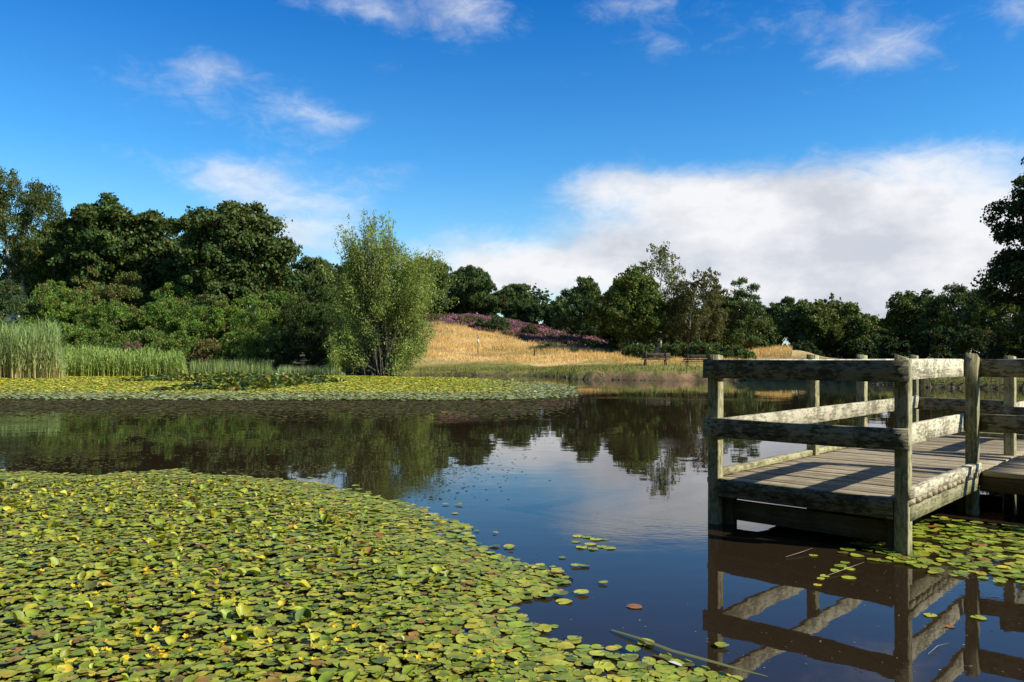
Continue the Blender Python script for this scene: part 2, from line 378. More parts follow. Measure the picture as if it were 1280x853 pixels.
def make_shrub(name, label, px, Y, hw, top, base=None, tint=(.055, .095, .022), size=.14, per=430, group='gorse thicket on the far bank', cat='shrub', asp=.33, seed=0, up=.55, X=None, jit=.24):
    X = X_at(px, Y) if X is None else X; g = float(gz(np.array([X]), np.array([Y]))[0])-.1
    k = Y/F; rx = hw*k; h = z_at(top, Y)-g
    if base is not None: h = (base-top)*k; g = g
    nc = 42; d = rand_dir(nc); d[:, 2] = np.abs(d[:, 2]); rr = rng.uniform(.5, 1, (nc, 1))**.5
    rc = .27*rx*rng.uniform(.6, 1.25, nc); hh = max(h-.13*rx, .3); d[:, 2] = d[:, 2]**.6
    Cn = np.stack([d[:, 0]*rr[:, 0]*rx*.85, d[:, 1]*rr[:, 0]*rx*.8, d[:, 2]*rr[:, 0]*hh*rng.uniform(.85, 1.05, nc)+.1], -1)
    # skirt so the bush reaches the ground
    a = rng.uniform(0, 2*math.pi, 12); sk = np.stack([np.cos(a)*rx*.8, np.sin(a)*rx*.75, rng.uniform(.1, .45, 12)*hh], -1)
    Cn = np.concatenate([Cn, sk]); rc = np.concatenate([rc, .28*rx*rng.uniform(.7, 1.2, 12)])
    P, O, KK = clump_points(Cn, rc, per, .9, 8, .4)
    keep = P[:, 2] > -.1; P, O, KK = P[keep], O[keep], KK[keep]
    lum = np.exp(rng.normal(0, .12, 20000))[KK % 20000][:, None]; hv = rng.normal(0, .10, (20000, 1))[KK % 20000]
    col = np.array(tint)*lum*np.concatenate([1+hv, 1+0*hv, 1-.3*hv], 1)
    brown = (rng.random(20000) < .06)[KK % 20000][:, None]; col = np.where(brown, np.array([.10, .06, .03])*lum, col)
    V, cc = leaves(P, size*np.clip(Y/85, .4, 1.6), asp, O, col, jit, .2, droop=(0, 0, up))
    o = mesh_np(name, V, np.arange(len(V)), 4, M_leaf, cc, None, loc=(X, Y, g)); tag(o, label, cat, group)
    return o

def blades(P, h, w, lean, colb, colt, bend=.35, seg=3, jit=.15):
    """tapered bent blades rooted at P"""
    n = len(P); a = rng.uniform(0, 2*math.pi, n); dirx = np.stack([np.cos(a), np.sin(a), np.zeros(n)], -1)
    la = rng.uniform(0, 2*math.pi, n); ld = np.stack([np.cos(la), np.sin(la), np.zeros(n)], -1)*(rng.uniform(.2, 1, (n, 1))*lean)
    H = (h*rng.uniform(.7, 1.15, n))[:, None] if np.isscalar(h) else np.asarray(h)[:, None]
    Wd = w if np.isscalar(w) else np.asarray(w)[:, None]
    V = []; Cc = []; jt = np.exp(rng.normal(0, jit, (n, 1)))*np.exp(rng.normal(0, .07, (n, 3)))
    for s in range(seg+1):
        u = s/seg; c = P+ld*H*(u**(1+bend*2))+np.array([0, 0, 1])*H*(u-.12*bend*u*u)
        ww = Wd*(1-u)**.7*.5 if s < seg else 0*Wd
        V.append(c-dirx*ww); V.append(c+dirx*ww)
        cu = (np.asarray(colb)*(1-u)**1.6+np.asarray(colt)*(1-(1-u)**1.6))*jt; Cc.append(cu); Cc.append(cu)
    V = np.stack(V, 1); Cc = np.stack(Cc, 1); k = 2*(seg+1)
    base = (np.arange(n)*k)[:, None, None]
    q = np.array([[2*s, 2*s+1, 2*s+3, 2*s+2] for s in range(seg)])[None]
    return V.reshape(-1, 3), (base+q).reshape(-1, 4), Cc.reshape(-1, 3)
def cat_blades(lst):
    V = []; Fq = []; Cc = []; o = 0
    for v, f, c in lst: V.append(v); Fq.append(f+o); Cc.append(c); o += len(v)
    return np.concatenate(V), np.concatenate(Fq), np.concatenate(Cc)

# ---------------------------------------------------------------- trees
FARL = 'trees on the rise behind the gorse'
make_tree('birch_tree', 'tall grey-green birch at the left end of the far tree line', 'birch', 22, 100, 58, 205, 390, FARL, 1, 1.25, (.60, .66, .62), 2, shape=.2)
make_tree('broadleaf_tree', 'loose dark broadleaf tree with ragged top right of the tall birch', 'maple', 128, 98, 52, 247, 385, FARL, 2, .8, (1, 1.05, 1))
make_tree('broadleaf_tree', 'small dark tree filling the dip left of the big round maple', 'maple', 188, 99, 38, 262, 390, FARL, 3, .9)
make_tree('maple_tree', 'big dark round-crowned maple above the gorse, highest of the middle left', 'maple', 284, 95, 68, 250, 395, FARL, 4, 1.15)
make_tree('oak_tree', 'dark low oak filling the skyline between birch and ragged tree', 'oak', 72, 102, 38, 262, 395, FARL, 5, .9)
make_tree('pine_tree', 'dark flat-topped pine just right of the big round maple', 'pine', 392, 112, 34, 321, 400, FARL, 6)
make_tree('pine_tree', 'dark pine glimpsed through the top left of the willow', 'pine', 438, 114, 28, 328, 392, FARL, 7)
for i, (px, tp, hw, lb) in enumerate([(48, 300, 40, 'dark tree of the second row seen under the tall birch crown'), (108, 292, 40, 'dark tree of the second row under the ragged broadleaf tree'), (165, 296, 36, 'dark tree of the second row between ragged tree and small dark tree'),
        (222, 290, 36, 'dark tree of the second row in the gap left of the big maple'), (345, 322, 34, 'dark tree of the second row right below the big maple shoulder'), (455, 345, 34, 'dark tree low on the skyline hidden behind the willow')]):
    make_tree('oak_tree', lb, 'oak', px, 108, hw, tp, 420, FARL, 30+i, .8, (.8, .8, .8))
HILL = 'pines on the heather hill'
make_tree('pine_tree', 'dark pine directly behind the right shoulder of the willow', 'pine', 527, 118, 36, 316, 392, HILL, 8)
make_tree('pine_tree', 'rounded dark pine highest on the skyline right of the willow', 'pine', 590, 132, 32, 331, 392, HILL, 9)
make_tree('pine_tree', 'small round pine lower on the hill skyline above the heather', 'pine', 643, 136, 24, 355, 397, HILL, 10)
for i, (px, tp, hw, lb) in enumerate([(558, 366, 22, 'green bush at the top left edge of the heather behind the willow'), (592, 362, 24, 'green bush on the hill under the highest pine'), (622, 368, 22, 'green bush on the hill crest midway above the heather'),
        (650, 374, 20, 'green bush under the small round pine'), (676, 378, 20, 'green bush low on the hill crest left of the pine group'), (697, 382, 16, 'last green bush of the crest, touching the pine group')]):
    make_shrub('hill_bush', lb, px, 138-i*2, hw, tp, tint=(.052, .085, .026), group='bushes along the crest of the heather', size=.12)
MID = 'tree group behind the benches'
make_tree('pine_tree', 'dark feathery pine at the left end of the group behind the benches', 'pine', 728, 98, 29, 345, 440, MID, 11, shape=.25)
make_tree('pine_tree', 'small dark pine at the foot of the heather slope left of the group', 'pine', 702, 118, 15, 370, 420, MID, 12)
make_tree('broadleaf_tree', 'dense dark green rounded tree left of the tall birch behind the first bench', 'dense', 786, 88, 44, 336, 446, MID, 13, 1.15, (.72, .78, .8), shape=.1)
make_tree('birch_tree', 'tall slender birch with open crown, highest behind the benches', 'birch', 826, 92, 38, 300, 430, MID, 14, .62, (.95, .92, 1), 2, shape=.2)
make_tree('birch_tree', 'olive birch with pale leaning trunks right of the tall birch', 'birch', 872, 86, 37, 335, 440, MID, 15, 1.5, (.72, .62, .7), 3)
make_tree('pine_tree', 'dark round-topped pine at the right end of the group behind the benches', 'pine', 925, 90, 29, 345, 444, MID, 16, 1.1, shape=.2)
for i, (px, tp, hw, lb) in enumerate([(765, 362, 30, 'dark tree deep in the group between left pine and dense tree'), (850, 372, 32, 'dark tree deep in the group between the two birches'), (897, 366, 30, 'dark tree deep in the group left of the round-topped pine'), (948, 392, 24, 'low dark tree at the right rear of the bench group')]):
    make_tree('oak_tree', lb, 'oak', px, 102, hw, tp, 450, MID, 40+i, .9, (.75, .78, .8))
FR = 'trees across the water behind the platform'
make_tree('pine_tree', 'distant low dark pine between the round pine and the wide oak', 'pine', 978, 128, 22, 373, 430, FR, 17)
make_tree('oak_tree', 'wide low dark oak spreading above the platform rail', 'oak', 1035, 104, 54, 377, 448, FR, 18, 1.15, (.95, .9, .9), shape=-.1)
make_tree('birch_tree', 'small light tip of a birch poking above the wide oak', 'birch', 1044, 112, 16, 366, 420, FR, 19, 1.2, (.8, .8, .8))
make_tree('oak_tree', 'farthest small tree in the gap right of the wide oak', 'oak', 1096, 150, 24, 398, 446, FR, 20, .9, (1.1, 1.1, 1.4))
make_tree('oak_tree', 'dark tree opening the right-hand wood, just right of the gap', 'oak', 1148, 84, 38, 360, 449, FR, 21, 1.1, (.85, .85, .8))
make_tree('pine_tree', 'dark pine between the opening tree and the tall dark tree at the right edge', 'pine', 1196, 78, 38, 350, 449, FR, 22, 1.1, (.8, .8, .8))
make_tree('oak_tree', 'dark tree half hidden behind the tall tree at the right edge', 'oak', 1244, 70, 38, 350, 452, FR, 23, 1.0, (.8, .8, .8))
make_tree('alder_tree', 'tall nearly black tree cut by the right edge of the photo', 'maple', 1352, 46, 92, 168, 456, FR, 24, 1.7, (.7, .7, .65), shape=.32, nmul=2.2)
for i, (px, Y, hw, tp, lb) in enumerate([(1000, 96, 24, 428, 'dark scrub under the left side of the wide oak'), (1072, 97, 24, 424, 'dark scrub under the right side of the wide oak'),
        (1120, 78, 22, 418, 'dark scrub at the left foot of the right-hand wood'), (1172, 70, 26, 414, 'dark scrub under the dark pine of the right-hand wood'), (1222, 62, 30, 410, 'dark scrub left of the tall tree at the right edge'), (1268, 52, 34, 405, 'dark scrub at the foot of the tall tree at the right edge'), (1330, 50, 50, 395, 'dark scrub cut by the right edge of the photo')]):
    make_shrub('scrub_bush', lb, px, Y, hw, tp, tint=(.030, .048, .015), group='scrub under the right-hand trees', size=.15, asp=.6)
for i, (px, Y, hw, tp, lb) in enumerate([(848, 76, 24, 428, 'bramble at the foot of the pale leaning birch trunks'), (885, 74, 28, 430, 'broad bright bramble behind the second bench'), (918, 73, 24, 434, 'low bramble at the right end of the bench group'), (800, 78, 22, 432, 'dark low bush behind the first bench'), (755, 92, 18, 432, 'small bush at the dark foot of the left pine'), (737, 95, 10, 426, 'pale green sapling bush at the heather edge')]):
    make_shrub('bramble_bush', lb, px, Y, hw, tp, tint=(.07, .11, .03), group='undergrowth behind the benches', size=.14, asp=.6)

# gorse thicket on the far left bank
gorse = [
 (14, 78, 40, 338, 'round dark sallow bush at the far left above the reeds', (.034, .055, .022)),
 (70, 88, 34, 346, 'gorse behind the tall reeds, below the ragged dark trees', None), (118, 92, 30, 334, 'brownish gorse dome under the ragged broadleaf tree', (.062, .075, .026)),
 (165, 92, 34, 333, 'gorse dome at the top of the thicket left of the maple', (.055, .072, .024)), (215, 90, 30, 352, 'gorse at the top of the thicket under the maple left side', None),
 (262, 88, 26, 348, 'upright gorse below the maple trunk', (.05, .075, .028)), (315, 90, 30, 358, 'gorse at the top of the thicket right of the maple centre', None), (352, 92, 30, 352, 'gorse against the skyline right of the maple', (.045, .08, .02)), (398, 90, 30, 356, 'dark bush between maple and willow tops', (.03, .05, .016)),
 (60, 80, 34, 362, 'bright green gorse right of the round sallow bush', (.062, .105, .02)), (105, 82, 34, 368, 'gorse in the second rank behind the end of the tall reeds', None), (148, 81, 34, 372, 'gorse in the second rank above the purple loosestrife', None),
 (192, 82, 34, 366, 'gorse at the very middle of the thicket', (.05, .088, .02)), (238, 81, 34, 374, 'gorse in the second rank above the sedge', None), (283, 81, 34, 376, 'bright gorse in the second rank below the upright gorse', (.062, .105, .02)), (330, 80, 32, 374, 'gorse in the second rank near the dark bushes', None),
 (372, 80, 34, 368, 'dark shaded bush left of the willow, upper one', (.028, .045, .014)), (412, 78, 28, 374, 'dark shaded bush touching the willow crown', (.028, .045, .014)),  # dark tints put the shade beside the willow into the leaf colour
 (40, 73, 30, 404, 'low gorse hidden behind the tall reeds', None), (100, 73, 30, 402, 'low gorse right beside the tall reeds', None), (142, 72, 26, 410, 'low gorse behind the left end of the short reeds', (.05, .08, .02)), (182, 72.5, 28, 408, 'low gorse behind the purple loosestrife', (.06, .095, .024)),
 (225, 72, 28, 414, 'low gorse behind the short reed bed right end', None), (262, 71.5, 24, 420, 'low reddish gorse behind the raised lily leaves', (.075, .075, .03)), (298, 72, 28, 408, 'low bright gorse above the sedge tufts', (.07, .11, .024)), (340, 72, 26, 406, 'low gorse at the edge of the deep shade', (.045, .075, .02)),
 (375, 73.5, 28, 404, 'dark low bush in the deep shade left of the willow', (.022, .034, .012)), (408, 72.5, 24, 412, 'dark low bush at the foot of the willow left side', (.022, .034, .012)), (440, 75, 26, 404, 'dark low bush behind the willow stems', (.03, .05, .015)), (505, 78, 26, 398, 'dark low bush behind the right side of the willow', (.04, .065, .018)),  # these low bushes near the willow are likewise tinted dark for shade
]
for i, (px, Y, hw, tp, lb, ti) in enumerate(gorse):
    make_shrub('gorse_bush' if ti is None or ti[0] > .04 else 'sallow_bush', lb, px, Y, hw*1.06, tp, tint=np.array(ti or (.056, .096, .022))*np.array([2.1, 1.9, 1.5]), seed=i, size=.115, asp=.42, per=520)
# bushes on the slope
make_shrub('slope_bush', 'round green bush in the heather, largest on the golden slope', 623, 108, 17, 402, 421, tint=(.07, .10, .035), group='bushes dotted on the golden slope', size=.11)
make_shrub('slope_bush', 'small pale bush just left of the round bush on the slope', 600, 109, 8, 402, 416, tint=(.08, .12, .05), group='bushes dotted on the golden slope', size=.1, per=700)
make_shrub('slope_bush', 'olive bush in the heather right of the round bush', 662, 106, 12, 406, 420, tint=(.07, .075, .03), group='bushes dotted on the golden slope', size=.1)
make_shrub('slope_bush', 'tiny green sapling in golden grass right of the dark post', 684, 88, 5, 431, 440, tint=(.06, .10, .03), group='bushes dotted on the golden slope', size=.1, per=900)

# willow
def willow():
    px, Y = 474, 67.5; X = X_at(px, Y); g = float(gz(np.array([X]), np.array([Y]))[0])
    root = empty('willow_tree', (X, Y, g-.1)); tag(root, 'bright yellow-green willow with wispy top at the far water edge', 'tree')
    k = Y/F; P = []; D_ = []; LV = []; st = []
    tips = []
    for i in range(170):                                   # target tips (px offset, py)
        u = rng.random()
        if u < .34: dx = rng.normal(2, 12); py = 268+abs(rng.normal(0, 22))
        elif u < .50: dx = rng.normal(-38, 9); py = 286+abs(rng.normal(0, 16))
        elif u < .66: dx = rng.normal(62, 16); py = 314+abs(rng.normal(0, 26))
        else:
            py = rng.uniform(318, 452); wl = 66-18*max(0, (340-py)/40); wr = 66 if py < 400 else 55
            dx = rng.uniform(-wl, wr)
        tips.append((dx, rng.normal(0, 26), py))
    lumd = {}
    for bi, (dx, dy, py) in enumerate(tips):
        tip = np.array([dx*k, dy*k*.9, z_at(py, Y)-g])
        b = np.array([rng.normal(0, .5), rng.normal(0, .4), 0.0])
        m1 = b*.6+np.array([tip[0]*.35, tip[1]*.35, tip[2]*.55]); L_ = np.linalg.norm(tip)
        t = np.linspace(0, 1, 14)[:, None]
        cur = (1-t)**2*b+2*t*(1-t)*m1+t**2*tip
        st.append(tube_np(cur[::2], np.linspace(.055 if bi % 8 else .16, .008, 7), 4))
        n = int(230+80*rng.random()); n = int(n*(.55 if py < 300 else 1.15)); tt = rng.uniform(.42 if py < 330 else .45, 1.02, n)[:, None]
        pos = (1-tt)**2*b+2*tt*(1-tt)*m1+tt**2*tip
        rad = .20+.8*(1-tt)*1.0+ (.10 if py < 310 else .45)
        pos = pos+rand_dir(n)*rad*rng.uniform(.1, 1, (n, 1))+np.array([0, 0, .1])
        dr = unit(2*(1-tt)*(m1-b)+2*tt*(tip-m1)); P.append(pos); D_.append(dr); LV.append(np.full((n, 1), math.exp(rng.normal(0, .14))))
    for i in range(140):                                   # hanging leaf masses through the body of the crown
        py = rng.uniform(308, 452) if i < 115 else rng.uniform(425, 457); t_ = (py-300)/155
        lim_l = 26+33*min(1, max(0, (py-312)/55)); lim_r = (24+46*min(1, max(0, (py-305)/50))) if py < 390 else 70-24*min(1, (py-390)/60)
        dx = rng.uniform(-lim_l, lim_r); c_ = np.array([dx*k, rng.normal(0, 1.5), z_at(py, Y)-g]); r_ = rng.uniform(.45, .95); m_ = int(300*r_)
        d_ = rand_dir(m_)*np.array([1, 1, 1.35])*r_*rng.uniform(.2, 1.05, (m_, 1)); d_[:, 2] -= np.abs(rng.normal(0, .25, m_)); P.append(c_+d_)
        D_.append(unit(np.array([dx*.012, 0, -.5])+rand_dir(m_)*.7)); LV.append(np.full((m_, 1), math.exp(rng.normal(0, .17))))
    P = np.concatenate(P); D_ = np.concatenate(D_); LV = np.concatenate(LV); n = len(P)
    kp = P[:, 2] > .2; P, D_, LV = P[kp], D_[kp], LV[kp]; n = len(P)
    a = unit(D_*.9+rand_dir(n)*.8); nr = rand_dir(n); W = unit(np.cross(a, nr))
    s = .115*rng.uniform(.6, 1.4, (n, 1)); V = np.stack([P-a*s, P+W*s*.30, P+a*s, P-W*s*.30], 1).reshape(-1, 3)
    c = np.array([.205, .255, .060])*LV*np.exp(rng.normal(0, .2, (n, 1)))*np.exp(rng.normal(0, .08, (n, 3)))
    mesh_np('crown', V, np.arange(len(V)), 4, M_leaf, np.repeat(c, 4, 0), root)
    V, Fc = join(st); mesh_np('trunk', V, Fc, 4, M_bark, None, root, True)
willow()

# far wood behind everything
def far_wood():
    n = 130; az = rng.uniform(R(-75), R(80), n); r = rng.uniform(165, 260, n)
    Cn = np.stack([np.sin(az)*r, np.cos(az)*r, np.zeros(n)], -1); Cn[:, 2] = gz(Cn[:, 0], Cn[:, 1])+rng.uniform(1.5, 7, n)
    rc = rng.uniform(4.5, 7.0, n)
    P, O, KK = clump_points(Cn, rc, 26, .9, 9, .5)
    lum = np.exp(rng.normal(0, .2, 20000))[KK % 20000][:, None]
    V, cc = leaves(P, .55, .6, O, np.array([.04, .065, .026])*lum, .2, .3)
    o = mesh_np('far_wood', V, np.arange(len(V)), 4, M_leaf, cc); tag(o, 'distant unbroken wood behind the trees round the pond', 'wood', None, 'stuff')
far_wood()

def sky_block_wood():  # unseen trees added behind the camera to keep sky light off facing timber
    Cn = []
    for a in np.arange(R(-215), R(-60), R(4)):
        r_ = rng.uniform(15, 24); 
        for k_ in range(11): Cn.append((math.sin(a)*r_+rng.normal(0, 1.5), math.cos(a)*r_+rng.normal(0, 1.5)-2, rng.uniform(.5, 19)))
    Cn = np.array(Cn); k_ = shore_d(Cn[:, 0], Cn[:, 1]) > -99; Cn = Cn[k_]
    P, O, KK = clump_points(Cn, rng.uniform(1.6, 2.8, len(Cn)), 90, .9, 9, .5)
    V, cc = leaves(P, .22, .6, O, np.array([.04, .065, .02]), .2, .3)
    o = mesh_np('sky_block_wood', V, np.arange(len(V)), 4, M_leaf, cc); tag(o, 'unseen wood added behind the viewpoint to block low sky light', 'wood', None, 'stuff')
sky_block_wood()

# ---------------------------------------------------------------- reeds, sedge, loosestrife
def scatter_px(n, x0, x1, Y0, Y1):
    Y = rng.uniform(Y0, Y1, n); return np.stack([X_at(rng.uniform(x0, x1, n), Y), Y], -1)
def reedbed(name, label, x0, x1, Y0, Y1, n, h, w, colb, colt, group, leafy=True, cat='reeds', zb=0.0, edge=8):
    q = scatter_px(n, x0, x1, Y0, Y1); pxx = 640+q[:, 0]/q[:, 1]*F
    e = np.clip((x1-pxx)/edge, .35, 1)*np.clip(.5+(pxx-x0)/edge, .35, 1)
    hh = h*rng.uniform(.55, 1.12, n)*e*(.8+.4*fbm(q[:, 0]*.9, q[:, 1]*.9, 77))
    z = np.maximum(gz(q[:, 0], q[:, 1])-.05, -.05)+zb
    P = np.concatenate([q, z[:, None]], 1)
    lst = [blades(P, hh, w, .20, colb, colt, .5, 3, .3)]
    if leafy:
        for u in (.3, .45, .6, .75, .88):
            lst.append(blades(P+np.stack([rng.normal(0, .03, n), rng.normal(0, .03, n), hh*u], -1), hh*rng.uniform(.12, .3, n), w*1.7, 1.1, np.asarray(colb)*(1-u)+np.asarray(colt)*u, colt, .9, 2))
    V, Fq, cc = cat_blades(lst); o = mesh_np(name, V, Fq, 4, M_grass, cc); tag(o, label, cat, group, 'stuff')
reedbed('reed_bed', 'tall pale-stemmed reeds at the far left edge of the pond', -30, 82, 55, 61, 1700, 3.7, .035, (.52, .42, .17), (.20, .29, .10), 'reeds along the far left bank', edge=10)
reedbed('reed_bed', 'short bright green reeds between the tall reeds and the raised lily leaves', 78, 234, 60.5, 66.5, 3000, 1.75, .045, (.36, .36, .09), (.22, .31, .08), 'reeds along the far left bank', edge=5)
reedbed('sedge', 'low green sedge tufts on the bank left of the willow', 236, 345, 65, 69, 1800, 1.15, .05, (.15, .19, .06), (.20, .27, .09), 'sedge below the gorse', False, 'sedge')
reedbed('sedge', 'pale sedge tufts in front of the deep shade beside the willow', 345, 432, 64.5, 67.5, 1500, .95, .05, (.16, .20, .08), (.26, .32, .14), 'sedge below the gorse', False, 'sedge')
def loosestrife(px, label):
    Y = 66.8; X = X_at(px, Y); g = float(gz(np.array([X]), np.array([Y]))[0])
    n = 26; P = np.stack([rng.normal(0, .28, n), rng.normal(0, .25, n), np.zeros(n)], -1)
    H = rng.uniform(1.9, 2.6, n)
    b = blades(P, H, .05, .12, (.08, .12, .03), (.10, .10, .05), .2)
    root = empty('purple_loosestrife', (X, Y, g)); tag(root, label, 'flower plant', 'purple loosestrife behind the reeds')
    mesh_np('stems', *b[:2], 4, M_grass, b[2], root)
    for i in range(9):
        m_ = 110; u = rng.uniform(.5, 1, m_)
        Q = P[i]+np.stack([rng.normal(0, .04, m_), rng.normal(0, .04, m_), H[i]*u], -1)
        V, cc = leaves(Q, .07, .6, rand_dir(m_), np.array([.20, .07, .10]), .25)
        mesh_np('flower_spike', V, np.arange(len(V)), 4, M_grass, cc, root)
loosestrife(160, 'left purple flower clump standing behind the short reeds'); loosestrife(173, 'right purple flower clump standing behind the short reeds')

# ---------------------------------------------------------------- grass on the slope and bank, heather
def grass_field():
    n = 120000; Y = 60+70*rng.random(n)**1.1; X = X_at(rng.uniform(490, 990, n), Y); d = shore_d(X, Y); z = gz(X, Y, d)
    hm = heather_mask(X, Y); k = (d > .5) & (hm < .5) & ((X < 21) | (np.exp(-((X-28)/5)**2-((Y-84)/6)**2) > .3)); X, Y, d, z = X[k], Y[k], d[k], z[k]
    c = ground_col(X, Y, d, z+.4); h = (.08+.42*sstep(d, 9, 16)*(.25+1.1*sstep(fbm(X*.7, Y*.7, 3), .3, .7)))*(1-.8*np.exp(-((Y-(84-.22*X+1.2*np.sin(X*.35)))/.7)**2))
    V, Fq, cc = blades(np.stack([X, Y, z-.02], -1), h*rng.uniform(.5, 1.2, len(X)), .05, .5, c[:, :]*.85, c*1.15, .4, 2, .2)
    o = mesh_np('meadow_grass', V, Fq, 4, M_grass, cc); tag(o, 'long dry golden grass covering the slope above the pond', 'grass', None, 'stuff')
grass_field()
def bank_grass():
    n = 60000; X = rng.uniform(-12, 30, n); Y = rng.uniform(34, 70, n); d = shore_d(X, Y)
    k = (d > -.05) & (d < 5.5) & (rng.random(n) < .35+.65*sstep(fbm(X*.8, Y*.8, 61), .4, .6)); X, Y, d = X[k], Y[k], d[k]
    bare = (X > 4.5) & (X < 19.5) & (d < 1.0) & (fbm(X*.9, Y*.4, 66) > .44); X, Y, d = X[~bare], Y[~bare], d[~bare]
    z = gz(X, Y, d); n = len(X)
    t = rng.random((n, 1)); cb = np.array([.085, .11, .028])*(1-t)+np.array([.24, .21, .07])*t
    V, Fq, cc = blades(np.stack([X, Y, z-.02], -1), rng.uniform(.08, .30, n)*(1+1.7*(d < 1.2)*(fbm(X*1.5, Y*1.5, 67) > .45)), .045, .7, cb, cb*1.3, .7, 2, .2)
    o = mesh_np('bank_grass', V, Fq, 4, M_grass, cc); tag(o, 'short green grass along the brown pond bank', 'grass', None, 'stuff')
bank_grass()
def heather():
    n = 62000; Y = rng.uniform(84, 146, n); X = X_at(rng.uniform(500, 800, n), Y); k = (heather_mask(X, Y) > rng.random(n)) & (fbm(X*.5, Y*.5, 71) > .36); X, Y = X[k], Y[k]
    z = gz(X, Y); n = len(X); P = np.stack([X, Y, z+rng.uniform(.05, .4, n)], -1); t = sstep(fbm(X*.33, Y*.22, 81)+rng.normal(0, .10, n), .40, .62)[:, None]
    col = np.array([.27, .125, .175])*t+np.array([.11, .085, .04])*(1-t)
    V, cc = leaves(P, .20, .5, np.repeat([[0, 0, 1.0]], n, 0), col, .25, .3, (0, 0, .8))
    o = mesh_np('heather', V, np.arange(len(V)), 4, M_grass, cc); tag(o, 'purple heather covering the top of the slope', 'heather', None, 'stuff')
heather()
def bank_stones():
    V = []; Fc = []; cc = []; o = 0
    for i in range(150):
        px = rng.uniform(712, 1255); 
        for Y in np.arange(36, 66, .25):
            X = X_at(px, Y)
            if shore_d(np.array([X]), np.array([Y]))[0] > -.15: break
        s = rng.uniform(.03, .13)**1; zz = float(gz(np.array([X]), np.array([Y]))[0])
        th = np.linspace(0, 2*math.pi, 8)[:-1]
        ring = lambda r, z: np.stack([np.cos(th)*r*s*rng.uniform(.8, 1.2, 7), np.sin(th)*r*s, np.full(7, z*s)], -1)
        v = np.concatenate([ring(1, -.3), ring(.95, .4), ring(.5, .8)])+np.array([X+rng.normal(0, .1), Y+rng.uniform(-.1, .9), max(zz, 0)])
        f = [[a*7+k, a*7+(k+1) % 7, (a+1)*7+(k+1) % 7, (a+1)*7+k] for a in range(2) for k in range(7)]
        tri = [[14, 14+k, 14+k+1, 14+k+1] for k in range(1, 6)]
        V.append(v); Fc.append(np.array(f)+o); o += 21; cc.append(np.full((21, 3), rng.uniform(.04, .2))*np.array([1, .75, .55]))
    ob = mesh_np('shore_rubble', np.concatenate(V), np.concatenate(Fc), 4, M_grass, np.concatenate(cc), smooth=True); tag(ob, 'brown clods and stones at the foot of the eroded bank', 'rubble', None, 'stuff')
bank_stones()

# ---------------------------------------------------------------- platform
U = np.array([.683, .7306]); Vv = np.array([-.7306, .683])
F0 = np.array(world_of(1129, 691)); W0 = 1.64
dock_rz = math.atan2(U[1], U[0])
dock = empty('boardwalk_platform', (F0[0], F0[1], 0), dock_rz)
tag(dock, 'weathered timber viewing platform with post and rail sides over the pond', 'boardwalk')

def wbox(name, size, loc, mat, axis='x', cuts=10, rot=0.0, top=None, jitter=.0007, parent=dock, bow=0.0):
    """timber: local x is the grain; placed in the dock frame (x = t, y = s). axis: which dock axis the grain follows"""
    Lx, Wy, Hz = size; n = cuts
    xs = np.linspace(-Lx/2, Lx/2, n+1); b = .004
    prof = [(-Wy/2+b, -Hz/2), (Wy/2-b, -Hz/2), (Wy/2, -Hz/2+b), (Wy/2, Hz/2-b), (Wy/2-b, Hz/2), (-Wy/2+b, Hz/2), (-Wy/2, Hz/2-b), (-Wy/2, -Hz/2+b)]
    V = []; k = 8
    for i, x in enumerate(xs):
        for y, z in prof:
            V.append((x, y+rng.normal(0, jitter), z+rng.normal(0, jitter)+bow*math.sin(math.pi*i/n)))
    V = np.array(V); Fs = []; tot = []
    for i in range(n):
        for j in range(k): Fs += [i*k+j, (i+1)*k+j, (i+1)*k+(j+1) % k, i*k+(j+1) % k]; tot.append(4)
    Fs += list(range(k)); tot.append(k); Fs += [n*k+j for j in range(k)][::-1]; tot.append(k)
    if top is not None:                                   # sloped saw cut at the +x end: (slope along local y, slope along local z)
        e = V[n*k:]; e[:, 0] += top[0]*e[:, 1]+top[1]*e[:, 2]
    o = mesh_np(name, V, Fs, tot, mat, np.full((len(V), 3), rng.random()), parent)
    if axis == 'x': o.rotation_euler = (0, 0, rot)
    elif axis == 'y': o.rotation_euler = (0, 0, math.pi/2+rot)
    elif axis == 'z': o.rotation_euler = (0, -math.pi/2, rot)      # local x -> up ; local z -> -x(dock)
    o.location = loc
    return o

PT, DK = 1.562, .43
def post(t, s, ztop=PT, cut=(0, 0), mat=None, w=.105, z0=-.9, name='post'):
    return wbox(name, (ztop-z0, w, w), (t, s, (ztop+z0)/2), mat or M_post, 'z', 8, rng.normal(0, .02), cut)
T2, T3, T4 = 2.10, 3.74, 5.88
post(0, 0, 1.548, (.38, .05)); post(T2, 0, 1.562, (.12, .42)); post(T3, 0, 1.556, (.1, .1)); post(T4, 0)
post(0, W0, 1.566, (.05, .1)); post(2.23, W0, 1.57, (.1, 0)); post(3.77, W0, 1.572, (.15, 0)); post(T4, W0, 1.572, (.2, 0))
SW = -12.6
for s in (-1.75, -3.5, -5.25, -7.0, -8.75, -10.5, -12.2): post(T2, s); post(T3, s)
RH, RT = .172, .042; ZT = 1.524-RH/2; ZM = .986-RH/2
ins = .105/2+RT/2+.003
def rail(a, b, z, along, off, name='rail', h=RH, th=RT, mat=None):
    c = (a+b)/2; L_ = b-a
    loc = (c, off, z) if along == 'x' else (off, c, z)
    return wbox(name, (L_, th, h), loc, mat or (M_rail if along == 'x' else M_shade_algae), along, 14, rng.normal(0, .002), jitter=.0008, bow=rng.normal(0, .005))  # crosswise rails take the wood with shade in its colour
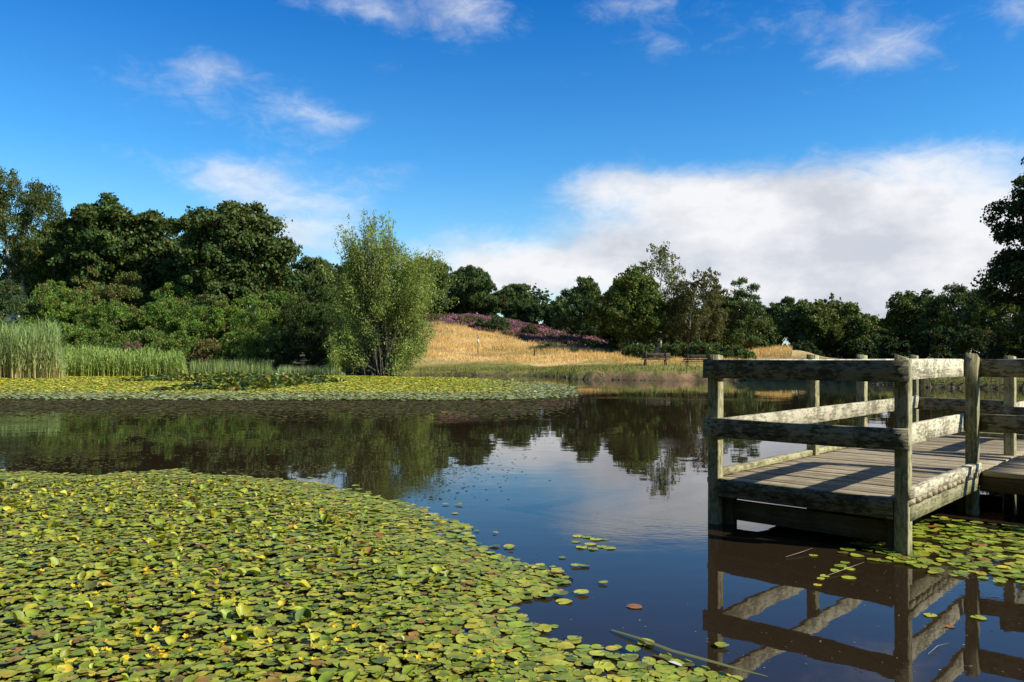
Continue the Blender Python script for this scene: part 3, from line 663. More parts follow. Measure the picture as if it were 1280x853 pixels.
for z in (ZT, ZM):
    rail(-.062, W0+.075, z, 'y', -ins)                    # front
    rail(.06, T2+.02, z, 'x', ins)                        # right side, inside the posts
    rail(-.035, T4-.11, z-.004, 'x', W0-ins)              # left side
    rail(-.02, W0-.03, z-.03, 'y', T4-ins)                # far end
    rail(T3+.1, T4-.11, z, 'x', ins)
    for a in range(4):
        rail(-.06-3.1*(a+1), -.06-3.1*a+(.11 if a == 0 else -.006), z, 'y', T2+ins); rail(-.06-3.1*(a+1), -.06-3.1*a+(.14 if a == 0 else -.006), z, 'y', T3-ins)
M_iron, nt, nn, L = newmat('rusty_iron'); out = N(nt, 'ShaderNodeOutputMaterial'); p = N(nt, 'ShaderNodeBsdfPrincipled', i_Roughness=.7, i_Metallic=.6); tc = N(nt, 'ShaderNodeTexCoord'); no = N(nt, 'ShaderNodeTexNoise', i_Scale=90.0); L.new(tc.outputs['Object'], no.inputs['Vector']); r = ramp(nt, [(.3, (.05, .03, .02)), (.7, (.16, .10, .07))]); L.new(no.outputs['Fac'], r.inputs[0]); L.new(r.outputs[0], p.inputs['Base Color']); L.new(p.outputs[0], out.inputs['Surface'])
def bolt(s_, z_):
    pts = [(-.006, 0, 0), (0, 0, 0), (.008, 0, 0), (.0085, 0, 0)]; V_, F_ = tube_np(pts, [.011, .011, .008, .0005], 8)
    V_[:, 0] = -V_[:, 0]; ob = mesh_np('bolt', V_, F_, 4, M_iron, None, dock); ob.location = (-ins-RT/2-.0015, s_, z_)
for z_ in (ZT, ZM):
    for s_ in (0, W0): bolt(s_+.018, z_+.035); bolt(s_-.018, z_-.035)
# deck boards in one mesh (grain along s)
def deck():
    V = []; Fs = []; cc = []; o = 0
    def board(t0, t1, s0, s1, cuts=12):
        nonlocal o
        c = rng.random(); dz = rng.normal(0, .0025); ti = rng.normal(0, .004); s0 += rng.normal(0, .0025); s1 += rng.normal(0, .0025)
        for i in range(cuts+1):
            s = s0+(s1-s0)*i/cuts; w = rng.normal(0, .0005, 8)
            b = .005
            for j, (tt, zz) in enumerate([(t0+b, DK-.05), (t1-b, DK-.05), (t1, DK-.045), (t1, DK-b), (t1-b, DK), (t0+b, DK), (t0, DK-b), (t0, DK-.045)]):
                V.append((s, -(tt+w[j]), zz+dz+ti*(1 if tt > (t0+t1)/2 else -1)*.6+w[j]*.5))
        for i in range(cuts):
            for j in range(8): Fs.append([o+i*8+j, o+i*8+(j+1) % 8, o+(i+1)*8+(j+1) % 8, o+(i+1)*8+j])
        Fs.append([o, o+7, o+6, o+1]); Fs.append([o+1, o+6, o+5, o+2]); Fs.append([o+2, o+5, o+4, o+3])
        e = o+cuts*8; Fs.append([e, e+1, e+6, e+7]); Fs.append([e+1, e+2, e+5, e+6]); Fs.append([e+2, e+3, e+4, e+5])
        cc.append(np.full(((cuts+1)*8, 3), c)); o += (cuts+1)*8
    t = -.035
    while t < T4+.05:
        w = rng.uniform(.128, .142)
        board(t, t+w, -.062, W0+.065); t += w+rng.uniform(.007, .014)
    t = T2+.03
    while t < T3+.02:
        w = rng.uniform(.128, .142); s = -.075
        while s > SW: s2 = max(SW, s-2.4-rng.uniform(0, .6)); board(t, t+w, s2, s-.008, 8); s = s2
        t += w+rng.uniform(.007, .014)
    ob = mesh_np('deck', np.array(V), np.concatenate([np.array(Fs)]), 4, M_deck, np.concatenate(cc), dock); ob.rotation_euler = (0, 0, math.pi/2)
deck()
wbox('kick_board', (T2+.10, .085, .075), (T2/2+.0, -.03, DK+.042), M_rail, 'x', 12)
wbox('kick_board', (T4-.12, .085, .06), (T4/2-.02, W0+.02, DK+.034), M_post, 'x', 16)
wbox('kick_board', (W0-.2, .085, .06), (T4-.02, W0/2, DK+.034), M_post, 'y', 8)
wbox('edge_beam', (T2+.02, .05, .125), (T2/2+.0, -.030, DK-.118), M_post, 'x', 10)
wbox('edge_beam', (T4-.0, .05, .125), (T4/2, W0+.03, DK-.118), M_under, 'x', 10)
wbox('edge_beam', (W0-.12, .045, .115), (-.035, W0/2, DK-.056-.055), M_shade_algae, 'y', 8)
wbox('fascia_board', (W0-.125, .03, .098), (-.058, W0/2, DK-.052), M_shade_algae, 'y', 8)
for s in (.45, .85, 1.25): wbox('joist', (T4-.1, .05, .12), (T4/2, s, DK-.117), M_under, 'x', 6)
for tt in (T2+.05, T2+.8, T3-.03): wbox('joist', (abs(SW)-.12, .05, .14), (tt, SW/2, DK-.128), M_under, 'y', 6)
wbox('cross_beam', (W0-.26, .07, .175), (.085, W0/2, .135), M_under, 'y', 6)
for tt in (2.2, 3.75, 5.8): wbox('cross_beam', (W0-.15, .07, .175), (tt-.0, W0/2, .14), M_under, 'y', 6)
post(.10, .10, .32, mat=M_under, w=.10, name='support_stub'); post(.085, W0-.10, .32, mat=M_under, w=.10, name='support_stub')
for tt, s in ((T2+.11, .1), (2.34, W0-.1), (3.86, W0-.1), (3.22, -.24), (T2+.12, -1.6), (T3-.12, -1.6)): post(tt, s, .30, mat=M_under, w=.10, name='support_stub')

# ---------------------------------------------------------------- benches and posts on the bank
M_bench = wood_mat('bench_wood', (.03, .02, .015), (.05, .035, .026), (.08, .055, .04), .05, 0)
M_conc, nt, nn, L = newmat('concrete'); out = N(nt, 'ShaderNodeOutputMaterial'); p = N(nt, 'ShaderNodeBsdfPrincipled', i_Roughness=.9)
tc = N(nt, 'ShaderNodeTexCoord'); no = N(nt, 'ShaderNodeTexNoise', i_Scale=12.0); L.new(tc.outputs['Object'], no.inputs['Vector']); r = ramp(nt, [(.3, (.22, .20, .17)), (.7, (.36, .33, .29))]); L.new(no.outputs['Fac'], r.inputs[0]); L.new(r.outputs[0], p.inputs['Base Color']); L.new(p.outputs[0], out.inputs['Surface'])
def bench(px, label):
    Y = 57; X = X_at(px, Y); g = float(gz(np.array([X]), np.array([Y]))[0])
    b = empty('park_bench', (X, Y, g-.04), R(2)); tag(b, label, 'bench', 'benches on the far bank')
    bw = lambda nm, sz, lc, ax='x', mt=M_bench: wbox(nm, sz, lc, mt, ax, 3, 0, None, .001, b)
    L_ = 2.05
    bw('backrest', (L_, .045, .24), (0, -.26, .80)); bw('backrest_slat', (L_, .045, .10), (0, -.24, .57))
    bw('seat', (L_, .42, .045), (0, .02, .445))
    for sx in (-1, 1):
        bw('leg', (.95, .07, .07), (sx*.72, -.30, .46), 'z'); bw('leg', (.44, .07, .07), (sx*.72, .2, .21), 'z'); bw('seat_bearer', (.52, .06, .06), (sx*.72, -.03, .39), 'y')
    bw('foot_slab', (2.3, .9, .08), (0, 0, -.03), 'x', M_conc)
bench(819, 'left dark wooden bench on the far bank, fully in view'); bench(871, 'right dark wooden bench on the far bank, partly behind the platform post')
def stake(name, label, px, Y, h, w, mat):
    X = X_at(px, Y); g = float(gz(np.array([X]), np.array([Y]))[0])
    o = wbox(name, (h+.3, w, w), (X, Y, g+h/2-.15), mat, 'z', 4, .3, (.2, .1), .003, None); tag(o, label, 'post')
    return o
stake('marker_post', 'short dark post in the golden grass above the bank', 668, 82, .85, .12, M_bench)
mk = empty('lifebuoy_post', (X_at(597.5, 82), 82, float(gz(np.array([X_at(597.5, 82)]), np.array([82.0]))[0]))); tag(mk, 'thin tall post with small white plate on the golden slope', 'post')
wbox('pole', (2.3, .07, .07), (0, 0, 1.05), M_bench, 'z', 4, 0, None, .002, mk)
M_white, nt, nn, L = newmat('white_paint'); out = N(nt, 'ShaderNodeOutputMaterial'); p = N(nt, 'ShaderNodeBsdfPrincipled', i_Roughness=.5); tc = N(nt, 'ShaderNodeTexCoord'); no = N(nt, 'ShaderNodeTexNoise', i_Scale=9.0); L.new(tc.outputs['Object'], no.inputs['Vector']); r = ramp(nt, [(.3, (.6, .6, .56)), (.7, (.78, .78, .75))]); L.new(no.outputs['Fac'], r.inputs[0]); L.new(r.outputs[0], p.inputs['Base Color']); L.new(p.outputs[0], out.inputs['Surface'])
wbox('plate', (.2, .03, .26), (0, -.055, 1.6), M_white, 'x', 2, 0, None, .001, mk)

# ---------------------------------------------------------------- lily pads
def pad_shape(seg=13):
    a = np.linspace(.16, 2*math.pi-.16, seg); return a
def build_pads(P, r, tilt, cup, col, seg=12, edge_col=None):
    """P (n,3) r (n,) tilt rad; returns V, tri faces, colours (centre + ring)"""
    n = len(P); a = pad_shape(seg); rad = 1+rng.normal(0, .045, (n, seg)); rot = rng.uniform(0, 2*math.pi, (n, 1)); el = rng.uniform(.86, 1.0, (n, 1))
    x = np.cos(a)[None]*rad; y = np.sin(a)[None]*rad*el
    wav = rng.normal(0, 1, (n, 3))
    z = cup[:, None]*(x*x+y*y)+ (.05+.10*np.minimum(1, tilt*4))[:, None]*(wav[:, :1]*np.sin(a*2)[None]+wav[:, 1:2]*np.cos(3*a)[None]*.7)*.6
    fold = np.abs(y)*np.clip(tilt*1.2, 0, 1.0)[:, None]     # raised leaves fold along their midrib
    z = z+fold
    V = np.concatenate([np.zeros((n, 1, 3)), np.stack([x, y, z], -1)], 1)*r[:, None, None]
    V[:, 0, 0] = .10*r
    ta = tilt[:, None]; c, s = np.cos(ta), np.sin(ta); X1 = V[..., 0]*c+V[..., 2]*s; Z1 = -V[..., 0]*s+V[..., 2]*c
    cr, sr = np.cos(rot), np.sin(rot); X2 = X1*cr-V[..., 1]*sr; Y2 = X1*sr+V[..., 1]*cr
    V = np.stack([X2, Y2, Z1], -1)+P[:, None]
    zmin = V[..., 2].min(1); V[..., 2] += np.maximum(0, .003-zmin)[:, None]
    k = seg+1; tri = np.array([[0, i, i+1] for i in range(1, seg)]); Fq = (np.arange(n)*k)[:, None, None]+tri[None]
    cc = np.repeat(col[:, None], k, 1)
    if edge_col is not None: cc[:, 1:] = cc[:, 1:]*.65+edge_col[:, None]*.35
    return V, Fq.reshape(-1, 3), cc

PAL = np.array([[.200, .265, .028], [.285, .325, .036], [.140, .205, .028], [.385, .375, .040], [.50, .39, .040], [.27, .12, .035], [.10, .055, .025], [.065, .115, .030]])
PALN = ['green', 'light green', 'mid green', 'yellow-green', 'yellow', 'orange-brown', 'dark brown', 'dark green']
def palette(n, w):
    w = np.array(w, float); i = rng.choice(len(PAL), n, p=w/w.sum())
    c = PAL[i]*np.exp(rng.normal(0, .14, (n, 1)))*np.exp(rng.normal(0, .05, (n, 3))); return i, c

MATPX = [(-900, 588), (0, 591), (120, 594), (210, 590), (330, 597), (390, 602), (440, 618), (500, 632), (560, 655), (588, 682), (640, 700), (680, 716), (702, 728), (690, 745), (655, 762), (668, 785), (720, 806), (770, 822), (830, 838), (900, 862), (960, 900), (500, 1200), (-900, 1200)]
MATW = [world_of(*q) for q in MATPX]
def fore_pads():
    n = 190000; Y = rng.uniform(2.6, 11.2, n); X = rng.uniform(-9.5, 2.0, n)
    k = (np.abs(X) < .70*Y+.6); X, Y = X[k], Y[k]
    d = sdf(X, Y, MATW)+(fbm(X*2.2, Y*2.2, 91)-.5)*.55
    dn = .0035*sstep(d, -.6, -.1)+sstep(d, -.12, .10)*(.30+.70*sstep(d, .0, .55))*(.55+.45*sstep(fbm(X*3.1, Y*3.1, 95), .28, .45))
    k = rng.random(len(X)) < dn; X, Y, d = X[k], Y[k], d[k]; n = len(X)
    inner = sstep(d, .15, .9)
    i, c = palette(n, [28, 28, 15, 21, 5.5, 3.4, 2.6, 6])
    edge = d < .35
    r = np.where(edge, rng.uniform(.024, .054, n), .014+.034*rng.random(n)**1.5)
    up = rng.random(n)
    tilt = np.abs(rng.normal(0, .05, n))+inner*np.where(up < .16, rng.uniform(.12, .5, n), 0)+inner*np.where(up > .982, rng.uniform(.7, 1.25, n), 0)
    z = .004+rng.uniform(0, .012, n)+inner*rng.uniform(0, .035, n)+np.where(tilt > .6, .02, 0)
    return X, Y, z, r, tilt, i, c
def thin(X, Y, r, f):                                      # drop pads lying too close to others (cell test)
    cell = {}; keep = np.zeros(len(X), bool)
    for j in rng.permutation(len(X)):
        cx, cy = int(math.floor(X[j]/.12)), int(math.floor(Y[j]/.12)); ok = True
        for a in (-1, 0, 1):
            for b in (-1, 0, 1):
                for q in cell.get((cx+a, cy+b), ()):
                    if (X[j]-X[q])**2+(Y[j]-Y[q])**2 < (f*(r[j]+r[q]))**2: ok = False; break
                if not ok: break
            if not ok: break
        if ok: keep[j] = True; cell.setdefault((cx, cy), []).append(j)
    return keep
X, Y, z, r, tilt, pi_, pc = fore_pads()
k = thin(X, Y, r, .40); X, Y, z, r, tilt, pi_, pc = [a[k] for a in (X, Y, z, r, tilt, pi_, pc)]
def quad_pads(x, y, s, tl, col, zz=0.01):
    n = len(x); a = rng.uniform(0, 2*math.pi, n); nr_ = unit(np.stack([rng.normal(0, 1, n)*tl, rng.normal(0, 1, n)*tl, np.ones(n)], -1)); e = np.stack([np.cos(a), np.sin(a), np.zeros(n)], -1)
    U_ = unit(e-nr_*np.sum(e*nr_, 1, keepdims=True)); W_ = np.cross(nr_, U_); P = np.stack([x, y, np.zeros(n)+zz], -1); s = s[:, None]
    k = [P+U_*s*math.cos(t)+W_*s*math.sin(t) for t in (0, 1.05, 2.1, 3.14, 4.19, 5.24)]
    V = np.stack(k, 1); V[..., 2] += np.maximum(0, .002-V[..., 2].min(1))[:, None]; return V.reshape(-1, 3), np.repeat(col, 6, 0)
def under_mat():
    n = 80000; yy = rng.uniform(2.6, 11.0, n); xx = rng.uniform(-9, 2.0, n); k = (np.abs(xx) < .70*yy+.6); xx, yy = xx[k], yy[k]
    d = sdf(xx, yy, MATW); k = rng.random(len(xx)) < sstep(d+(fbm(xx*2, yy*2, 171)-.5)*.5, .15, .8); xx, yy = xx[k], yy[k]; n = len(xx)
    t = rng.random((n, 1))**2; c1 = np.array([.028, .024, .010])*(1-t)+np.array([.12, .09, .03])*t
    V_, cc_ = quad_pads(xx, yy, rng.uniform(.012, .04, n), .08, c1, .0035); o_ = mesh_np('rotting_leaves', V_, np.arange(len(V_)), 6, M_grass, cc_); tag(o_, 'dark rotting leaves and stems between the near lily pads', 'pond weed', None, 'stuff')
under_mat()
# patch of pads beside / under the platform
def platform_pads():
    poly = [world_of(*q) for q in [(1095, 648), (1180, 650), (1300, 660), (1420, 668), (1420, 745), (1290, 742), (1215, 726), (1150, 714), (1098, 706), (1068, 694), (1082, 672), (1100, 662)]]
    n = 3600; yy = rng.uniform(4.6, 8.2, n); xx = rng.uniform(2.0, 6.5, n); d = sdf(xx, yy, poly)+(fbm(xx*2.5, yy*2.5, 99)-.5)*.3
    k = rng.random(n) < sstep(d, -.1, .12)*(.5+.5*sstep(d, 0, .4)); xx, yy = xx[k], yy[k]; n = len(xx)
    i, c = palette(n, [34, 26, 20, 14, 2, 2.5, 1, 5]); return xx, yy, .004+rng.uniform(0, .012, n), rng.uniform(.032, .062, n), np.abs(rng.normal(0, .05, n)), i, c
q = platform_pads(); k = thin(q[0], q[1], q[3], .52); q = [a[k] for a in q]
col_lift = 0
X, Y, z, r, tilt, pi_, pc = [np.concatenate([a, b]) for a, b in zip((X, Y, z, r, tilt, pi_, pc), q)]
pxx = 640+X/Y*F; pyy = HY+F*HC/Y
vis = (pxx > 4) & (pxx < 1276) & (pyy < 848)
area = r*r/Y**3*np.where(vis, 1, 0); order = np.argsort(-area); big = order[:262]; bigset = np.zeros(len(X), bool); bigset[big] = True
V, Fq, cc = build_pads(np.stack([X, Y, z], -1), r, tilt, rng.uniform(-.02, .10, len(X)), pc, 12, PAL[rng.choice([3, 4, 0, 5, 1], len(X), p=[.3, .1, .3, .06, .24])])
rest = ~bigset; k13 = V.shape[1]
nr = int(rest.sum()); tri = np.array([[0, i, i+1] for i in range(1, 12)])
o = mesh_np('lily_pad_mat', V[rest].reshape(-1, 3), ((np.arange(nr)*k13)[:, None, None]+tri[None]).reshape(-1, 3), 3, M_pad, cc[rest].reshape(-1, 3), smooth=True)
tag(o, 'dense carpet of small green and yellowing lily pads over the near water', 'lily pads', None, 'stuff')
for j in big:
    nm = PALN[pi_[j]]; up = tilt[j] > .5
    st = 'raised folded' if up else ('tilted' if tilt[j] > .12 else 'flat')
    side = 'at the platform foot' if (X[j] > 2.3) else 'in the nearest part of the foreground mat'
    lb = f'{st} {nm} lily pad {side}'
    o = mesh_np('lily_pad', V[j]-np.array([X[j], Y[j], 0]), tri, 3, M_pad, cc[j], smooth=True, loc=(X[j], Y[j], 0)); tag(o, lb, 'lily pad', lb.replace('lily pad', 'lily pads'))

def one_pad(name, label, px, py, rr_, ci, group=None, cat='lily pad', tl=.02):
    x, y = world_of(px, py); P = np.array([[x, y, .004]])
    v, f, c = build_pads(P, np.array([rr_]), np.array([tl]), np.array([.02]), PAL[[ci]]*1.1, 14)
    v = v[0]-np.array([x, y, 0]); o = mesh_np(name, v, f, 3, M_pad, c[0], smooth=True, loc=(x, y, 0)); tag(o, label, cat, group)
one_pad('lily_pad', 'brown single pad floating alone on open water right of the mat', 793, 759, .050, 5, None)
one_pad('lily_pad', 'yellow-green single pad just off the tip of the mat', 705, 753, .055, 3)
one_pad('lily_pad', 'small green pad in the bay of the mat, left one of two touching', 681, 784, .035, 1)
one_pad('lily_pad', 'small green pad in the bay of the mat, right one of two touching', 692, 784, .030, 0)
one_pad('lily_pad', 'small pale pad on dark water below the platform front beam', 1017, 695, .036, 1)
one_pad('lily_pad', 'largest loose pad left of the pads by the front right post', 1061, 723, .050, 3)
one_pad('lily_pad', 'small loose yellowish pad left of the largest loose pad', 1022, 732, .030, 4)
one_pad('lily_pad', 'pale pad on reflected rails right of the front post reflection', 1163, 770, .040, 3)
one_pad('lily_pad', 'pale pad on dark reflection nearest the right edge', 1223, 773, .045, 1)
one_pad('lily_pad', 'small brownish pad on open water below the pale pads on reflections', 1187, 784, .028, 5)
for a, b, rr_ in ((1050, 708, .045), (1062, 712, .04), (1044, 714, .04), (1031, 721, .036), (1056, 704, .034), (1026, 724, .03)): one_pad('lily_pad', 'green pad in the loose string left of the front right post', a, b, rr_, int(rng.choice([0, 1, 3])), 'loose string of pads left of the front right post')
for a, b, rr_ in ((722, 671, .05), (733, 672, .05), (745, 675, .055), (738, 681, .05), (752, 684, .045), (762, 686, .05), (727, 685, .05), (741, 687, .045), (756, 675, .04), (720, 678, .04)): one_pad('lily_pad', 'green pad in the small patch afloat in the middle of open water', a, b, rr_, int(rng.choice([0, 1, 2, 3])), 'small patch of pads in the middle of open water')

# little yellow flowers held above the mat
def flower_mesh():
    V = []; Fc = []
    for k in range(5):
        a = 2*math.pi*k/5; c, s = math.cos(a), math.sin(a); pr = [(0, 0, 0), (.012, -.008, .006), (.022, 0, .010), (.012, .008, .006)]
        b = len(V); V += [(x*c-y*s, x*s+y*c, z) for x, y, z in pr]; Fc.append([b, b+1, b+2, b+3])
    b = len(V); V += [(.0015, 0, -.05), (-.0015, 0, -.05), (-.0015, 0, .002), (.0015, 0, .002)]; Fc.append([b, b+1, b+2, b+3])
    col = np.array([[.75, .52, .03]]*20+[[.15, .2, .04]]*4)
    return np.array(V), np.array(Fc), col
fv, ff, fc = flower_mesh(); f0 = None; cnt = 0
while cnt < 230:
    yy = 3.9+6.2*rng.random()**1.3; xx = rng.uniform(-.62*yy, .3)
    if sdf(np.array([xx]), np.array([yy]), MATW)[0] < .4 or (xx > -1.5 and rng.random() < .55) or fbm(np.array([xx*1.3]), np.array([yy*1.3]), 141)[0] < .46: continue
    if f0 is None:
        f0 = mesh_np('yellow_flower', fv, ff, 4, M_grass, fc); o = f0
    else: o = f0.copy(); C.objects.link(o)
    s = rng.uniform(.55, 1.05); o.scale = (s, s, s); o.location = (xx, yy, rng.uniform(.04, .075)); o.rotation_euler = (rng.normal(.3, .35), rng.normal(0, .35), rng.uniform(0, 6))
    tag(o, 'tiny bright yellow flower held just above the foreground pads', 'flower', 'yellow flowers on the foreground mat'); cnt += 1

# far carpet, sparse weed band, raised lily clump
FARPX = [(-500, 497), (0, 497.5), (150, 499), (330, 501), (520, 500.5), (640, 499), (705, 495.5), (722, 491), (700, 486), (690, 482), (600, 474.5), (430, 470), (230, 469.5), (80, 471), (-60, 472), (-500, 474)]
FARW = [world_of(*q_) for q_ in FARPX]
n = 270000; yy = 28+42*rng.random(n)**1.15; xx = X_at(rng.uniform(-60, 730, n), yy)
d = sdf(xx, yy, FARW)+(fbm(xx*.6, yy*.25, 111)-.5)*2.2; k = rng.random(n) < sstep(d, -1.0, 1.2)*(.75+.25*sstep(fbm(xx*1.5, yy*.8, 113), .3, .5)); xx, yy = xx[k], yy[k]; n = len(xx)
far = sstep(yy, 30, 36); _, c1 = palette(n, [22, 24, 8, 34, 22, 3, 1, 5]); grey = np.array([.22, .25, .12])*np.exp(rng.normal(0, .15, (n, 1))); tq = (far*sstep(700-(640+xx/yy*F), 0, 120))[:, None]; tq = tq*.75+.25
tq = tq*(rng.random((n, 1)) < .5+.5*tq)
V, cc = quad_pads(xx, yy, rng.uniform(.045, .095, n), .22, c1*tq*1.08+grey*(1-tq), .012+rng.uniform(0, .05, n))
o = mesh_np('far_lily_carpet', V, np.arange(len(V)), 6, M_pad, cc); tag(o, 'yellow-green carpet of lily pads along the far left shore', 'lily pads', None, 'stuff')
n = 110000; yy = rng.uniform(17.5, 33, n); xx = X_at(rng.uniform(-60, 735, n), yy); ppx = 640+xx/yy*F
s_ = fbm(xx*.16, yy*.55, 121); band = sstep(yy, 18.5, 24)*sstep(735-ppx, 0, 160)*np.clip(.35+.9*sstep(yy, 20, 27), 0, 1)
k = rng.random(n) < band*(.35+.75*sstep(s_, .40, .54)); xx, yy = xx[k], yy[k]; n = len(xx)
t = rng.random((n, 1)); c1 = np.array([.035, .032, .012])*(1-t)+np.array([.13, .115, .035])*t
V, cc = quad_pads(xx, yy, rng.uniform(.025, .075, n), .05, c1, .004)
n2_ = 26000; y2 = rng.uniform(9.5, 19.5, n2_); x2 = X_at(rng.uniform(-60, 600, n2_), y2); k = rng.random(n2_) < .55*sstep(fbm(x2*.35, y2*1.1, 123), .50, .68)*sstep(620-(640+x2/y2*F), 0, 260); x2, y2 = x2[k], y2[k]
t = rng.random((len(x2), 1)); V2, cc2 = quad_pads(x2, y2, rng.uniform(.006, .028, len(x2)), .04, np.array([.035, .032, .012])*(1-t)+np.array([.14, .13, .045])*t, .004); V = np.concatenate([V, V2]); cc = np.concatenate([cc, cc2])
o = mesh_np('pond_weed', V, np.arange(len(V)), 6, M_grass, cc); tag(o, 'dull brown-green weed floating in front of the far lily carpet', 'pond weed', None, 'stuff')
def lily_clump(name, label, px0, px1, py0, py1, n, h):
    cx, cyp = (px0+px1)/2, (py0+py1)/2; xc, yc = world_of(cx, py1); _, yb = world_of(cx, py0); yc = (yc+yb)/2; ry = (yb-yc); xc = X_at(cx, yc); rx_ = (px1-px0)/2/F*yc
    a = rng.uniform(0, 2*math.pi, n); q_ = rng.random(n)**.5*(1+.15*np.sin(a*5)); x_ = xc+np.cos(a)*q_*rx_; y_ = yc+np.sin(a)*q_*ry
    z_ = rng.uniform(.05, 1, n)*h*np.clip(1.15-q_*q_, .1, 1)
    i_, c_ = palette(n, [14, 14, 30, 8, 4, 3, 5, 40]); V_, F_, C_ = build_pads(np.stack([x_, y_, z_], -1), rng.uniform(.09, .16, n), np.abs(rng.normal(0, .45, n)), rng.uniform(0, .2, n), c_*.62, 9)
    o_ = mesh_np(name, V_.reshape(-1, 3), F_, 3, M_gloss2, C_.reshape(-1, 3), smooth=True); tag(o_, label, 'lily leaves', None, 'stuff')
M_gloss2 = leaf_mat('waxy_leaf', .08, .42, .35)
lily_clump('raised_lily_leaves', 'dark clump of raised water lily leaves standing above the far carpet', 262, 408, 474, 491, 2300, .46)
lily_clump('raised_lily_leaves', 'low dark strip of lily leaves left of and behind the raised clump', 190, 330, 470, 478.5, 1700, .36)

# ---------------------------------------------------------------- small things afloat
def specks():
    n = 1500; yy = 3.9+9*rng.random(n)**1.4; xx = X_at(rng.uniform(400, 1290, n), yy); k = sdf(xx, yy, MATW) < -.1; xx, yy = xx[k], yy[k]
    k = fbm(xx*1.2, yy*1.2, 131) > rng.uniform(.40, .62, len(xx)); xx, yy = xx[k], yy[k]; n = len(xx)
    t = rng.random((n, 1)); c_ = np.array([.08, .06, .03])*(1-t)+np.array([.45, .42, .32])*t*t
    V_, cc_ = quad_pads(xx, yy, rng.uniform(.002, .007, n), .02, c_, .0035); o_ = mesh_np('floating_specks', V_, np.arange(len(V_)), 6, M_grass, cc_); tag(o_, 'tiny pale specks and bits floating on the open water', 'debris', None, 'stuff')
    n = 700; a = rng.random(n); yy = rng.uniform(8.6, 15.0, n); xx = X_at(555+rng.normal(0, 45, n)+(yy-11)*8, yy); k = sdf(xx, yy, MATW) < 0; xx, yy = xx[k], yy[k]; n = len(xx)
    V_, cc_ = quad_pads(xx, yy, rng.uniform(.006, .022, n), .05, np.repeat([[.05, .05, .02]], n, 0), .0035); o_ = mesh_np('floating_leaf_bits', V_, np.arange(len(V_)), 6, M_grass, cc_); tag(o_, 'dark leaf scraps drifting off the point of the near mat', 'debris', None, 'stuff')
specks()
def strip(name, label, pts, w0, col, cat, lift=.010, droop=0):
    P = np.array([(*world_of(*q_), lift+.01*i) for i, q_ in enumerate(pts)]); o0 = P[0].copy()*np.array([1, 1, 0]); P = P-o0; n = len(P)
    V_ = []; 
    for i in range(n):
        t = P[min(i+1, n-1)]-P[max(i-1, 0)]; s_ = np.array([-t[1], t[0], 0]); s_ = s_/np.linalg.norm(s_); w = w0*(.12+.88*math.sin(math.pi*min(1, .15+i/(n-1)*.8)))
        V_ += [P[i]-s_*w, P[i]+np.array([0, 0, w*.5]), P[i]+s_*w]
    Fq_ = []
    for i in range(n-1):
        for j in (0, 1): Fq_.append([i*3+j, i*3+j+1, i*3+j+4, i*3+j+3])
    o_ = mesh_np(name, np.array(V_), np.array(Fq_), 4, M_grass, np.repeat([col], len(V_), 0), loc=tuple(o0)); tag(o_, label, cat)
strip('reed_blade', 'long fallen green reed blade slanting across the water at the bottom', [(765, 790), (800, 803), (840, 821), (885, 836), (925, 850), (960, 862)], .016, (.20, .22, .09), 'reed')
strip('straw', 'pale straw on dark water under the platform front', [(982, 698), (1000, 694), (1016, 690)], .004, (.42, .38, .28), 'straw')
strip('straw', 'pale straw pointing at the front right post from the loose pads', [(1035, 721), (1056, 715), (1080, 708)], .004, (.42, .38, .28), 'straw')
strip('straw', 'thin pale straw lying on the reflected rails at lower right', [(1160, 820), (1172, 812), (1186, 811)], .003, (.35, .32, .24), 'straw')
def twig(name, label, pts, rad, cat='twig', col=(.07, .04, .025)):
    P = np.array([(*world_of(*q_), .008+.006*(i % 2)) for i, q_ in enumerate(pts)]); o0 = P[0]*np.array([1, 1, 0]); V_, F_ = tube_np(P-o0, np.linspace(rad, rad*.4, len(P)), 6)
    o_ = mesh_np(name, V_, F_, 4, M_bark2, None, smooth=True, loc=tuple(o0)); tag(o_, label, cat)
M_bark2 = bark_mat('wet_twig', (.05, .025, .018), (.12, .06, .04), 20)
twig('twig', 'short reddish stick beside the feather at the bottom of the mat', [(816, 823), (830, 828), (848, 836)], .012)
twig('twig', 'dark bent twig afloat off the right tip of the mat', [(688, 718), (704, 720), (716, 726)], .012)
twig('twig', 'thin dark twig next to the bent twig off the mat tip', [(668, 712), (690, 719), (708, 728)], .005)
def feather():
    x, y = world_of(843, 834); V_ = [(-.045, 0, .006), (-.01, -.012, .012), (.03, -.010, .012), (.05, 0, .008), (.03, .010, .014), (-.01, .012, .014)]
    o_ = mesh_np('feather', np.array(V_), [0, 1, 2, 3, 4, 5], 6, M_white, None, loc=(x, y, .01)); o_.rotation_euler = (0, 0, -.9); tag(o_, 'small white feather afloat beside the reddish stick', 'feather')
feather()

